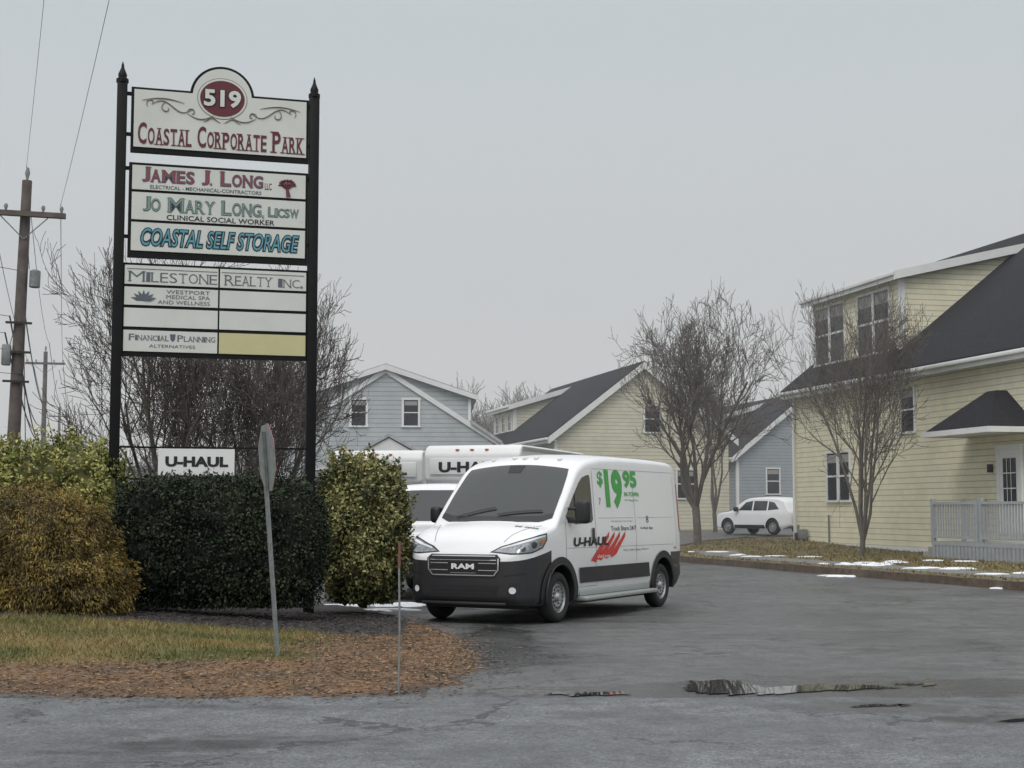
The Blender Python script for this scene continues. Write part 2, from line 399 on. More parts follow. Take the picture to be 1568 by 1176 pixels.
    smallcaps('milestone',['MILESTONE'],.13,1.41,4.87,.15,.14,M['inkg'],P,y,-.012,serif=True)
    smallcaps('realty',['REALTY'],1.5,2.20,4.87,.15,.14,M['inkg'],P,y,-.012,serif=True); smallcaps('inc',['INC.'],2.28,2.66,4.87,.13,.12,M['inkg'],P,y,-.012,serif=True)
    box('milestone_line',.12,1.40,-.05,-.047,5.05,5.058,M['inkg'],P); box('milestone_line2',1.46,2.67,-.05,-.047,5.05,5.058,M['inkg'],P)
    signtext('westport','WESTPORT',.68,1.3,4.71,4.765,M['inkg'],P,y,.0); signtext('medspa','MEDICAL SPA',.68,1.3,4.635,4.69,M['inkg'],P,y,.0)
    signtext('wellness','AND WELLNESS',.56,1.3,4.555,4.61,M['inkg'],P,y,.0)
    V=[];F=[]
    for a in range(-3,4):
        t=a*.42; c=Vector((.36,y,4.59)); e=c+Vector((math.sin(t)*.19,0,math.cos(t)*.16)); mdl=(c+e)/2
        o=Vector((math.cos(t)*.026,0,-math.sin(t)*.026)); b=len(V)
        V+=[tuple(c),tuple(mdl+o),tuple(e),tuple(mdl-o)]; F.append((b,b+1,b+2,b+3))
    mesh('lotus_logo',[(x,yy-.001*(i//4),z) for i,(x,yy,z) in enumerate(V)],F,M['inkg'],P)
    smallcaps('financial',['FINANCIAL'],.16,.73,4.02,.09,.075,M['inkg'],P,y,.0,serif=True); smallcaps('planning',['PLANNING'],.84,1.39,4.02,.09,.075,M['inkg'],P,y,.0,serif=True)
    signtext('alternatives','ALTERNATIVES',.45,1.1,3.92,3.965,M['inkg'],P,y,.0)
    mesh('shield',[(.74,y,4.12),(.82,y,4.12),(.81,y,4.04),(.78,y,4.01),(.75,y,4.04)],[(0,1,2,3,4)],M['inkg'],P)
    box('rail',.07,W-.07,-.02,.02,2.475,2.50,M['post'],P)
    box('rail_low',.07,W-.07,-.02,.02,2.02,2.045,M['post'],P)
    box('rental_panel',.61,1.69,-.05,-.03,2.09,2.47,M['white'],P)
    signtext('rental_text','U-HAUL',.71,1.60,2.21,2.36,M['ink'],P,-.055,.05)
build_sign()

# ================================================================ VEHICLES
def loft(T,W,B,gz,r,crown,xs,nside=14):
    rings=[]
    for x in xs:
        t=lerp(T,x); w=lerp(W,x); b=lerp(B,x); rr=lerp(r,x); cr=lerp(crown,x)
        S=t-cr-rr
        half=[]
        for i in range(nside):
            z=b+(S-b)*i/(nside-1); half.append((w*lerp(gz,z)-(.05 if i<1 else 0),z))
        ws=half[-1][0]
        for i in range(1,6):
            a=math.pi/2*i/5; half.append((ws-rr+rr*math.cos(a),S+rr*math.sin(a)))
        w2=ws-rr
        for i in range(1,7):
            f=1-i/6; half.append((w2*f,S+rr+cr*(1-f*f)))
        ring=[(x,-y,z) for y,z in half]+[(x,y,z) for y,z in half[-2::-1]]
        rings.append(ring)
    bm=bmesh.new(); rv=[[bm.verts.new(p) for p in ring] for ring in rings]
    n=len(rings[0])
    for a,b in zip(rv,rv[1:]):
        for i in range(n): bm.faces.new((a[i],b[i],b[(i+1)%n],a[(i+1)%n]))
    def cap(ring):
        h=n//2
        for i in range(h):
            q=[ring[i],ring[i+1],ring[n-2-i],ring[n-1-i]]
            u=[]
            for v in q:
                if v not in u: u.append(v)
            if len(u)>=3:
                try: bm.faces.new(u)
                except Exception: pass
    cap(rv[0]); cap(rv[-1])
    bmesh.ops.recalc_face_normals(bm,faces=bm.faces[:])
    return bm
def polybm(poly):
    bm=bmesh.new(); bm.faces.new([bm.verts.new((u,v,0)) for u,v in poly]); return bm
def conform(name,bm,bvh,fn,off,m,parent,step=.07):
    if isinstance(bm,list): bm=polybm(bm)
    us=[v.co.x for v in bm.verts]; vs=[v.co.y for v in bm.verts]
    for lo,hi,ax in ((min(us),max(us),0),(min(vs),max(vs),1)):
        k=lo+step
        while k<hi-1e-3:
            co=[0,0,0]; no=[0,0,0]; co[ax]=k; no[ax]=1
            bmesh.ops.bisect_plane(bm,geom=bm.verts[:]+bm.edges[:]+bm.faces[:],plane_co=co,plane_no=no); k+=step
    bmesh.ops.triangulate(bm,faces=bm.faces[:])
    for v in bm.verts:
        o,d=fn(v.co.x,v.co.y); d=d.normalized()
        hit,nor,_,_=bvh.ray_cast(o,d)
        if hit is None: hit,nor,_,_=bvh.find_nearest(o+d*1.0)
        if nor.dot(d)>0: nor=-nor
        v.co=hit+nor*off
    return bmobj(name,bm,m,parent,60)
def sideL(u,v): return Vector((u,-2,v)),Vector((0,1,0))
def sideR(u,v): return Vector((u,2,v)),Vector((0,-1,0))
def front(u,v): return Vector((-1,u,v)),Vector((1,0,0))
def top(u,v): return Vector((u,v,4)),Vector((0,0,-1))
def lathe(prof,n=32):
    V=[];F=[]
    for k in range(n):
        a=2*math.pi*k/n
        for r,y in prof: V.append((r*math.cos(a),y,r*math.sin(a)))
    m=len(prof)
    for k in range(n):
        k2=(k+1)%n
        for i in range(m-1): F.append((k*m+i,k*m+i+1,k2*m+i+1,k2*m+i))
    return V,F
def wheel(P,name,x,y,r,sgn,holes=16,w=.2):
    def Y(d): return y-sgn*d
    prof=[(r*.62,Y(.02)),(r*.70,Y(.0)),(r*.86,Y(.0)),(r*.95,Y(.02)),(r,Y(.05)),(r,Y(w-.04)),(r*.93,Y(w)),(r*.6,Y(w))]
    V,F=lathe(prof,40); V=[(a+x,b,c+r) for a,b,c in V]; mesh(name+'_tyre',V,F,M['rubber'],P,50)
    prof=[(0.001,Y(.0)),(r*.12,Y(.0)),(r*.16,Y(.02)),(r*.20,Y(.045)),(r*.42,Y(.03)),(r*.50,Y(.035)),(r*.56,Y(.07)),(r*.60,Y(.04)),(r*.64,Y(.015)),(r*.655,Y(.022))]
    V,F=lathe(prof,40); V=[(a+x,b,c+r) for a,b,c in V]; mesh(name+'_rim',V,F,M['steel'],P,40)
    V=[];F=[]
    for k in range(holes):
        a=2*math.pi*k/holes; b=len(V)
        for da,rr in ((-.5,.385),(.5,.385),(.5,.475),(-.5,.475)):
            t=a+da*2*math.pi/holes*.55; V.append((x+r*rr*math.cos(t),Y(.026),r+r*rr*math.sin(t)))
        F.append((b,b+1,b+2,b+3))
    for k in range(5):
        a=2*math.pi*k/5; b=len(V)
        for j in range(6):
            t=j*math.pi/3; V.append((x+r*.26*math.cos(a)+.018*math.cos(t),Y(.034),r+r*.26*math.sin(a)+.018*math.sin(t)))
        F.append(tuple(range(b,b+6)))
    mesh(name+'_vents',V,F,M['black'],P)
def cut(ob,P,items,depth=.45):
    for (x,z,r,sgn,w) in items:
        V,F=lathe([(.001,sgn*(w+.3)),(r,sgn*(w+.3)),(r,sgn*(w-depth)),(.001,sgn*(w-depth))],40)
        bm=bmesh.new(); vs=[bm.verts.new((a+x,b,c+z)) for a,b,c in V]
        for f in F:
            bm.faces.new([vs[i] for i in f])
        bmesh.ops.remove_doubles(bm,verts=bm.verts[:],dist=.003)
        bmesh.ops.recalc_face_normals(bm,faces=bm.faces[:])
        me=bpy.data.meshes.new('c'); bm.to_mesh(me); bm.free(); me.materials.append(M['black'])
        c=bpy.data.objects.new('c',me); COL.objects.link(c); c.parent=P
        md=ob.modifiers.new('b','BOOLEAN'); md.operation='DIFFERENCE'; md.solver='EXACT'; md.object=c
        try: md.material_mode='TRANSFER'
        except Exception: pass
        dg=bpy.context.evaluated_depsgraph_get(); dg.update()
        nm=bpy.data.meshes.new_from_object(ob.evaluated_get(dg))
        ob.modifiers.clear()
        if len(nm.polygons)>50: ob.data=nm
        bpy.data.objects.remove(c)
    me=ob.data; me.shade_smooth(); me.set_sharp_from_angle(angle=R(38))
def arc(cx,cz,r,a0,a1,n=24): return [(cx+r*math.cos(R(a0+(a1-a0)*i/n)),cz+r*math.sin(R(a0+(a1-a0)*i/n))) for i in range(n+1)]

GZ=[(0,.985),(.5,1.0),(.9,1.0),(1.2,.997),(1.35,.985),(1.6,.963),(1.9,.938),(2.2,.91),(2.5,.88)]
def cargo_van():
    P=empty('cargo_van',(-.67,20.43,.03),xa=(.47,.883))
    T=[(0,.90),(.02,.965),(.06,1.02),(.14,1.12),(.22,1.19),(.3,1.245),(.42,1.30),(.55,1.345),(.80,1.41),(.87,1.45),(1.2,1.80),(1.5,2.10),(1.62,2.21),(1.75,2.285),(1.9,2.335),(2.1,2.37),(2.5,2.405),(3.2,2.425),(4.5,2.42),(5.3,2.40),(5.5,2.37),(5.6,2.31),(5.66,2.18)]
    W=[(0,.64),(.02,.74),(.06,.82),(.14,.90),(.3,.965),(.55,1.0),(.9,1.02),(1.5,1.03),(4.8,1.03),(5.4,1.015),(5.58,.985),(5.66,.93)]
    B=[(0,.36),(.1,.27),(.4,.25),(5.3,.3),(5.66,.4)]
    r=[(0,.04),(.3,.06),(.6,.08),(.8,.07),(1.2,.07),(1.7,.09),(2.5,.12),(5.66,.12)]
    cr=[(0,.03),(.3,.05),(.8,.08),(1.5,.10),(2.5,.05),(5.66,.05)]
    xs=sorted(set([0,.008,.02,.04,.06,.1,.14,.18,.22,.26,.3,.36,.42,.48,.55,.68,.8,.835,.87,.95,1.05,1.2,1.35,1.5,1.56,1.62,1.68,1.75,1.82,1.9,2.0,2.1,2.3,2.5,2.8,3.2,3.8,4.5,4.8,5.1,5.3,5.4,5.5,5.55,5.6,5.64,5.66]))
    bm=loft(T,W,B,GZ,r,cr,xs); bvh=BVHTree.FromBMesh(bm)
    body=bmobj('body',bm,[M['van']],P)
    FW,RW=.95,4.70
    cut(body,P,[(x,.37,.43,s,1.03) for x in (FW,RW) for s in (-1,1)])
    for s,sd,nm in ((-1,sideL,'l'),(1,sideR,'r')):
        for k,x in (('front',FW),('rear',RW)): wheel(P,f'wheel_{k}_{nm}',x,s*1.01,.35,s)
        for k,x in (('front',FW),('rear',RW)):
            ring=arc(x,.37,.432,-12,192)+arc(x,.37,.54,192,-12)
            conform(f'arch_flare_{k}_{nm}',ring,bvh,sd,.016,M['black'],P,.06)
            V=[];F=[]; pts=[Vector((a,s*(1.022*lerp(GZ,b)+.006),b)) for a,b in arc(x,.37,.435,-10,190,30)]
            tube(V,F,pts,[.016]*len(pts),6); mesh(f'arch_lip_{k}_{nm}',V,F,M['black'],P,60)
        conform('side_moulding_'+nm,[(1.55,.52),(4.12,.52),(4.08,.74),(1.52,.74)],bvh,sd,.018,M['black'],P)
        conform('side_window_'+nm,[(1.16,1.47),(1.42,1.74),(1.66,1.955),(1.78,2.03),(1.9,2.06),(2.03,2.08),(2.06,2.04),(2.06,1.42),(2.0,1.38),(1.5,1.36),(1.24,1.39)],bvh,sd,.005,M['glass'],P,.05)
        conform('quarter_bar_'+nm,[(1.47,1.36),(1.50,1.36),(1.50,1.80),(1.47,1.78)],bvh,sd,.009,M['black'],P)
        for i,a in enumerate(([(1.13,.86),(1.14,.86),(1.14,1.40),(1.13,1.40)],[(2.13,.45),(2.142,.45),(2.142,2.14),(2.13,2.14)],[(3.62,.76),(3.63,.76),(3.63,2.12),(3.62,2.12)],[(2.25,1.44),(3.55,1.44),(3.55,1.446),(2.25,1.446)],[(3.7,1.44),(5.2,1.44),(5.2,1.446),(3.7,1.446)],[(1.14,1.02),(5.2,1.0),(5.2,1.006),(1.14,1.026)],[(5.32,.9),(5.33,.9),(5.33,2.12),(5.32,2.12)],[(2.14,2.17),(5.4,2.17),(5.4,2.176),(2.14,2.176)],[(1.5,.46),(2.14,.46),(2.14,.468),(1.5,.468)])):
            conform(f'seam_{i}_{nm}',a,bvh,sd,.003,M['seam'],P,.15)
        conform('door_handle_'+nm,[(1.98,1.08),(2.06,1.08),(2.06,1.30),(1.98,1.30)],bvh,sd,.02,M['black'],P)
        conform('tail_lamp_'+nm,[(5.50,1.2),(5.60,1.2),(5.60,2.0),(5.52,2.0)],bvh,sd,.006,M['vred'],P)
        conform('side_marker_'+nm,[(5.2,.93),(5.28,.93),(5.28,.96),(5.2,.96)],bvh,sd,.008,M['amber'],P)
        box('running_board_'+nm,1.52,4.16,*( (-1.17,-.97) if s<0 else (.97,1.17)),.27,.33,M['alu'],P,.02)
        box('sill_step_'+nm,1.55,4.12,*( (-1.04,-.9) if s<0 else (.9,1.04)),.335,.43,M['alu'],P,.01)
        a=(-1.34,-1.13) if s<0 else (1.10,1.27)
        box('mirror_shell_'+nm,1.18,1.32,*a,1.37,1.71 if s<0 else 1.62,M['black'],P,.06,3)
        box('mirror_arm_'+nm,1.22,1.34,*((-1.16,-.95) if s<0 else (.95,1.16)),1.38,1.46,M['black'],P,.02)
        box('mirror_arm_top_'+nm,1.25,1.32,*((-1.16,-.95) if s<0 else (.95,1.16)),1.56,1.60,M['black'],P,.015)
        dvec=Vector((.75,-.66*s,0)) 
        def hl(u,v,s=s,dvec=dvec):
            c=Vector((.14+.66*u,s*(.84+.75*u),v)); return c-dvec*1.0,dvec
        conform('headlamp_surround_'+nm,[(-.40,.985),(-.15,.955),(.14,.975),(.33,1.04),(.41,1.15),(.41,1.245),(.25,1.215),(0,1.145),(-.25,1.065)],bvh,hl,.004,M['black'],P,.03)
        conform('headlamp_lens_'+nm,[(-.36,.99),(-.15,.972),(.13,.99),(.31,1.052),(.385,1.155),(.385,1.225),(.24,1.195),(0,1.13),(-.24,1.052)],bvh,hl,.009,M['lamp'],P,.03)
        conform('headlamp_drl_'+nm,[(-.28,1.02),(.0,1.095),(.24,1.17),(.37,1.198),(.375,1.215),(.24,1.19),(0,1.118),(-.24,1.045)],bvh,hl,.013,M['drl'],P,.03)
        for q,(a0,b0,rr) in enumerate(((.0,1.035,.038),(.17,1.085,.045))):
            conform(f'headlamp_proj_{q}_{nm}',arc(a0,b0,rr,0,345,14),bvh,hl,.015,M['glass'],P,.03)
        conform('headlamp_amber_'+nm,[(.27,1.09),(.34,1.11),(.37,1.165),(.30,1.15)],bvh,hl,.014,M['amber'],P,.03)
        conform('fog_surround_'+nm,[(.66,.40),(.84,.40),(.84,.58),(.70,.58)] if s>0 else [(-.84,.40),(-.66,.40),(-.70,.58),(-.84,.58)],bvh,front,.004,M['ink'],P)
        conform('fog_lamp_'+nm,arc(s*.75,.475,.045,0,345,16),bvh,front,.012,M['drl'],P)
        conform('bumper_crease_'+nm,[(s*.62,.66),(s*.90,.70),(s*.90,.712),(s*.62,.674)],bvh,front,.006,M['ink'],P)
    ws=[(.90,-.40),(.885,0),(.90,.40),(.94,.70),(1.01,.895),(1.30,.875),(1.55,.84),(1.665,.81),(1.65,.5),(1.64,0),(1.65,-.5),(1.665,-.81),(1.55,-.84),(1.30,-.875),(1.01,-.895),(.94,-.70)]
    conform('windshield',ws,bvh,top,.006,M['glass'],P,.06)
    conform('cowl',[(.80,-.42),(.785,0),(.80,.42),(.85,.72),(.94,.90),(1.01,.897),(.94,.705),(.90,.405),(.885,0.002),(.90,-.405),(.94,-.705),(1.01,-.897),(.94,-.90),(.85,-.72)],bvh,top,.008,M['black'],P,.06)
    for i,(a,b) in enumerate((((.90,.62),(.99,.02)),((.90,-.05),(1.0,-.72)))):
        d=Vector((b[0]-a[0],b[1]-a[1])).normalized(); n=Vector((-d.y,d.x))*.011
        conform(f'wiper_{i}',[(a[0]-n.x,a[1]-n.y),(b[0]-n.x,b[1]-n.y),(b[0]+n.x,b[1]+n.y),(a[0]+n.x,a[1]+n.y)],bvh,top,.03,M['ink'],P)
    conform('sensor_mount',[(1.50,-.10),(1.50,.10),(1.62,.13),(1.62,-.13)],bvh,top,.009,M['ink'],P)
    for i,(a,b) in enumerate((((.16,-.55),(.78,-.82)),((.16,.55),(.78,.82)))):
        conform(f'hood_seam_{i}',[(a[0],a[1]-.006),(b[0],b[1]-.006),(b[0],b[1]+.006),(a[0],a[1]+.006)],bvh,top,.003,M['seam'],P)
    conform('grille',[(-.56,.74),(-.48,.64),(.48,.64),(.56,.74),(.58,.90),(.52,.955),(-.52,.955),(-.58,.90)],bvh,front,.006,M['ink'],P,.05)
    for i,(z0,z1,w) in enumerate(((.925,.94,.50),(.875,.883,.52),(.665,.680,.47),(.70,.706,.20))):
        conform(f'grille_bar_{i}',[(-w,z0),(w,z0),(w,z1),(-w,z1)],bvh,front,.014,M['chrome'],P,.06)
    for s in (-1,1):
        for zz in (.735,.83): 
            pl=[(s*.24,zz),(s*.52,zz),(s*.52,zz+.012),(s*.24,zz+.012)]
            conform('grille_wing',pl,bvh,front,.013,M['chrome'],P)
        conform('grille_corner',[(s*.47,.668),(s*.49,.668),(s*.56,.75),(s*.56,.90),(s*.54,.90),(s*.54,.755)],bvh,front,.015,M['chrome'],P)
    bt=textbm('RAM',.36,.075,.04)
    for v in bt.verts: v.co=Vector((.18-v.co.x,.755+v.co.y,0))
    conform('grille_letters',bt,bvh,front,.02,M['white'],P,.1)
    conform('lower_intake',[(-.5,.38),(.5,.38),(.56,.54),(-.56,.54)],bvh,front,.004,M['ink'],P)
    for z in (.42,.47): conform('intake_bar',[(-.5,z),(.5,z),(.5,z+.012),(-.5,z+.012)],bvh,front,.012,M['black'],P)
    box('bumper_lip',-.015,.16,-.66,.66,.27,.31,M['black'],P,.012)
    box('underbody',.4,5.4,-.8,.8,.2,.3,M['ink'],P)
    for i,y in enumerate((-.55,-.18,0,.18,.55)):
        xx=1.86+abs(y)*.08; h,n_,_,_=bvh.ray_cast(Vector((xx,y,4)),Vector((0,0,-1)))
        box(f'roof_marker_{i}',xx-.05,xx+.05,y-.03,y+.03,h.z-.01,h.z+.025,M['whitetrim'],P,.01)
    def decal(nm,s,x0,x1,z0,z1,m,bold=.01,shear=0,off=.005):
        bm=textbm(s,x1-x0,z1-z0,bold,shear)
        for v in bm.verts: v.co.x+=x0; v.co.y+=z0
        conform(nm,bm,bvh,sideL,off,m,P,.12)
    decal('price_dollar','$',2.32,2.52,1.90,2.14,M['vgreen'],.03)
    decal('price_19','19',2.58,3.22,1.58,2.18,M['vgreen'],.055)
    decal('price_95','95',3.27,3.80,1.90,2.17,M['vgreen'],.05)
    decal('price_town','IN-TOWN',3.28,3.84,1.77,1.84,M['vgreen'],.02)
    decal('price_small','Plus Mileage & Fees',3.28,3.80,1.69,1.73,M['vgreen'],0)
    decal('share_a','One Way, Rent Yours Today',2.70,3.5,1.375,1.405,M['inkg'],0)
    decal('share_b','Truck Share 24/7',2.68,3.62,1.25,1.32,M['ink'],.005)
    decal('share_c','U-Haul App',3.80,4.3,1.25,1.30,M['ink'],.01)
    decal('share_d','The Safe Easy Move',3.1,4.1,.93,.965,M['inkg'],0)
    decal('vent_mark','8',4.05,4.15,1.36,1.47,M['inkg'],0)
    decal('door_num','7',2.32,2.39,1.64,1.74,M['inkg'],0)
    decal('brand_text','U-HAUL',1.36,2.56,1.04,1.17,M['ink'],.045,.1,.009)
    for i in range(4):
        x=1.98+.20*i
        conform(f'red_slash_{i}',[(x-.05,.83+.02*i),(x+.22,1.00),(x+.62,1.24),(x+.60,1.16),(x+.26,.90),(x+.12,.80+.02*i)],bvh,sideL,.006+.0002*i,M['vred'],P,.1)
    decal('www','uhaul.com',2.15,2.6,.86,.91,M['white'],.01,off=.012)
    bt=textbm('BE 2098',.36,.055,.02)
    for v in bt.verts: v.co=Vector((.62-v.co.y,-.50-v.co.x,0))
    conform('fleet_number',bt,bvh,top,.005,M['ink'],P,.2)
cargo_van()

def cab_tables(h=2.05,L=5.2):
    T=[(0,.95),(.03,1.08),(.1,1.16),(.5,1.24),(1.05,1.30),(1.12,1.34),(1.5,1.72),(1.75,h-.08),(1.95,h),(3,h+.02),(L-.1,h),(L,h-.1)]
    W=[(0,.78),(.05,.90),(.15,.96),(.5,.99),(3,1.0),(L-.05,.98),(L,.94)]
    B=[(0,.45),(.3,.4),(L,.45)]
    return T,W,B
def simple_vehicle(P,T,W,B,xs,wheels,wr,hw,gz=None,paint=None,ws=None,sw=None):
    r=[(0,.06),(1,.09),(6,.1)]; cr=[(0,.04),(1,.06),(6,.04)]
    bm=loft(T,W,B,gz or GZ,r,cr,xs,12); bvh=BVHTree.FromBMesh(bm)
    body=bmobj('body',bm,[paint or M['carwhite']],P)
    cut(body,P,[(x,wr,wr*1.16,s,hw) for x in wheels for s in (-1,1)],.35)
    for s,sd,nm in ((-1,sideL,'l'),(1,sideR,'r')):
        for i,x in enumerate(wheels): wheel(P,f'wheel_{i}_{nm}',x,s*(hw-.02),wr,s,10)
        for q,pl in enumerate(sw or []): conform(f'side_window_{q}_{nm}',pl,bvh,sd,.006,M['glass'],P,.1)
        box('mirror_'+nm,ws[0][0]+.35,ws[0][0]+.5,*((-hw-.18,-hw+.04) if s<0 else (hw-.04,hw+.18)),1.0*ws[1],1.0*ws[1]+.2,M['black'],P,.04)
    conform('windshield',ws[2],bvh,top,.006,M['glass'],P,.08)
    return bvh
def rental_truck_cab(P):
    T,W,B=cab_tables()
    xs=[0,.015,.03,.06,.1,.2,.35,.5,.8,1.05,1.085,1.12,1.25,1.4,1.5,1.62,1.75,1.85,1.95,2.3,3,4,5,5.1,5.15,5.2]
    wsl=[(1.16,-.84),(1.14,0),(1.16,.84),(1.45,.82),(1.72,.74),(1.70,0),(1.72,-.74),(1.45,-.82)]
    bvh=simple_vehicle(P,T,W,B,xs,(.95,4.1),.38,1.0,ws=((1.0,),1.3,wsl),sw=[[(1.45,1.36),(1.85,1.75),(2.4,1.8),(2.4,1.36)]])
    conform('grille',[(-.62,.66),(.62,.66),(.66,1.0),(-.66,1.0)],bvh,front,.01,M['ink'],P)
    for z in (.72,.80,.88,.95): conform('grille_bar',[(-.6,z),(.6,z),(.6,z+.02),(-.6,z+.02)],bvh,front,.02,M['black'],P)
    conform('bumper',[(-.93,.45),(.93,.45),(.93,.64),(-.93,.64)],bvh,front,.03,M['black'],P)
    for s in (-1,1): conform('headlamp',[(s*.68,.78),(s*.9,.80),(s*.9,1.0),(s*.68,1.0)],bvh,front,.012,M['lamp'],P,.05)
    return bvh
P=empty('pickup_truck',(-1.60,25.6,.03),xa=(.12,.99)); bv=rental_truck_cab(P)
bt=textbm('TRUCK',.36,.12,.02)
for v in bt.verts: v.co=Vector((1.48+v.co.y*.8,.80-v.co.x,0))
conform('glass_letters',bt,bv,top,.012,M['green'],P,.2)

def moving_truck(loc,xa):
    P=empty('moving_truck',loc,xa=xa)
    bvh=rental_truck_cab(P)
    poly=[(1.0,2.25),(1.15,2.13),(2.0,2.13),(2.0,.75),(6.6,.75),(6.6,3.02),(1.2,3.02),(1.05,2.96),(.95,2.8)]
    ob=prism_xz('cargo_box',poly,-1.15,1.15,M['boxwhite'],P)
    md=ob.modifiers.new('bv','BEVEL'); md.width=.06; md.segments=3
    for y in (-1.155,1.155):
        box('box_rail',1.1,6.6,*sorted((y,y+(.02 if y>0 else -.02))),2.9,2.97,M['alu'],P)
        box('box_rail_low',2.0,6.6,*sorted((y,y+(.02 if y>0 else -.02))),.78,.86,M['alu'],P)
    def flat(nm,s,w,h,fn,m,bold=.05):
        bt=textbm(s,w,h,bold)
        for v in bt.verts: v.co=Vector(fn(v.co.x,v.co.y))
        bmobj(nm,bt,m,P)
    flat('nose_text','U-HAUL',1.55,.24,lambda u,v:(.93-.002,.775-u,2.40+v),M['ink'])
    box('nose_plate',.935,1.1,-1.0,1.0,2.36,2.72,M['boxwhite'],P,.01)
    flat('side_text','U-HAUL',2.6,.45,lambda u,v:(2.4+u,-1.16,2.2+v),M['ink'])
    mesh('side_stripe',[(2.1,-1.158,1.7),(6.5,-1.158,1.7),(6.5,-1.158,1.82),(2.1,-1.158,1.82)],[(0,1,2,3)],M['vred'],P)
    for y in (-.35,0,.35): box('clearance_lamp',.975,1.04,y-.04,y+.04,2.90,2.93,M['amber'],P)
    for s in (-1,1): wheel(P,'wheel_rear',5.2,s*1.02,.4,s,10)
moving_truck((-1.2,32.3,.03),(.30,.954))
moving_truck((-3.45,35.3,.03),(.12,.993))

def suv():
    P=empty('parked_car',(9.75,67.0,g(9.7,67)+.03),xa=(.62,-.785))
    T=[(0,.72),(.04,.82),(.12,.90),(.5,1.0),(1.0,1.08),(1.08,1.12),(1.5,1.42),(1.75,1.56),(2.0,1.63),(2.8,1.66),(3.6,1.62),(4.0,1.5),(4.25,1.15),(4.38,1.0),(4.42,.85)]
    W=[(0,.62),(.06,.78),(.2,.85),(.6,.90),(3.8,.91),(4.2,.88),(4.42,.76)]
    B=[(0,.35),(.3,.25),(4,.27),(4.42,.4)]
    xs=[0,.02,.04,.08,.12,.25,.5,.8,1.0,1.04,1.08,1.3,1.5,1.62,1.75,1.88,2.0,2.4,2.8,3.2,3.6,3.8,4.0,4.12,4.25,4.32,4.38,4.42]
    gz=[(0,.97),(.5,1),(.9,.99),(1.0,.96),(1.6,.78),(1.8,.75)]
    wsl=[(1.14,-.66),(1.12,0),(1.14,.66),(1.5,.6),(1.74,.54),(1.72,0),(1.74,-.54),(1.5,-.6)]
    bvh=simple_vehicle(P,T,W,B,xs,(.82,3.45),.34,.91,gz=gz,ws=((1.0,),1.0,wsl),
      sw=[[(1.45,1.05),(1.85,1.40),(2.25,1.46),(2.25,1.04)],[(2.33,1.04),(2.33,1.46),(3.1,1.45),(3.1,1.04)],[(3.18,1.05),(3.18,1.44),(3.5,1.38),(3.8,1.10)]])
    for sd in (sideL,sideR): conform('cladding',[(1.25,.27),(3.0,.27),(3.0,.42),(1.25,.42)],bvh,sd,.01,M['black'],P)
    conform('grille',[(-.45,.45),(.45,.45),(.5,.68),(-.5,.68)],bvh,front,.008,M['ink'],P)
    for s in (-1,1): conform('headlamp',[(s*.52,.68),(s*.78,.70),(s*.8,.80),(s*.52,.78)],bvh,front,.008,M['lamp'],P)
suv()

# ================================================================ BUILDINGS
def window(P,kind,c,z0,w,h,pos=0,tr=.09):
    def bx(nm,u0,u1,z0_,z1_,d0,d1,m):
        if kind=='y': box(nm,u0,u1,pos-d1,pos-d0,z0_,z1_,m,P)
        else: box(nm,pos+d0,pos+d1,u0,u1,z0_,z1_,m,P)
    u0,u1=c-w/2,c+w/2; z1=z0+h
    bx('window_glass',u0,u1,z0,z1,.004,.02,M['hglass'])
    bx('window_blind',u0+.04,u1-.04,z0+h*.80,z1-.04,.021,.024,M['blind'])
    bx('trim_l',u0-tr,u0,z0-.02,z1+.02,.003,.055,M['whitetrim']); bx('trim_r',u1,u1+tr,z0-.02,z1+.02,.003,.055,M['whitetrim'])
    bx('trim_t',u0-tr-.02,u1+tr+.02,z1+.02,z1+.11,.003,.065,M['whitetrim']); bx('sill',u0-tr-.03,u1+tr+.03,z0-.09,z0-.02,.003,.08,M['whitetrim'])
    bx('meeting_rail',u0,u1,z0+h*.49,z0+h*.53,.021,.035,M['whitetrim'])

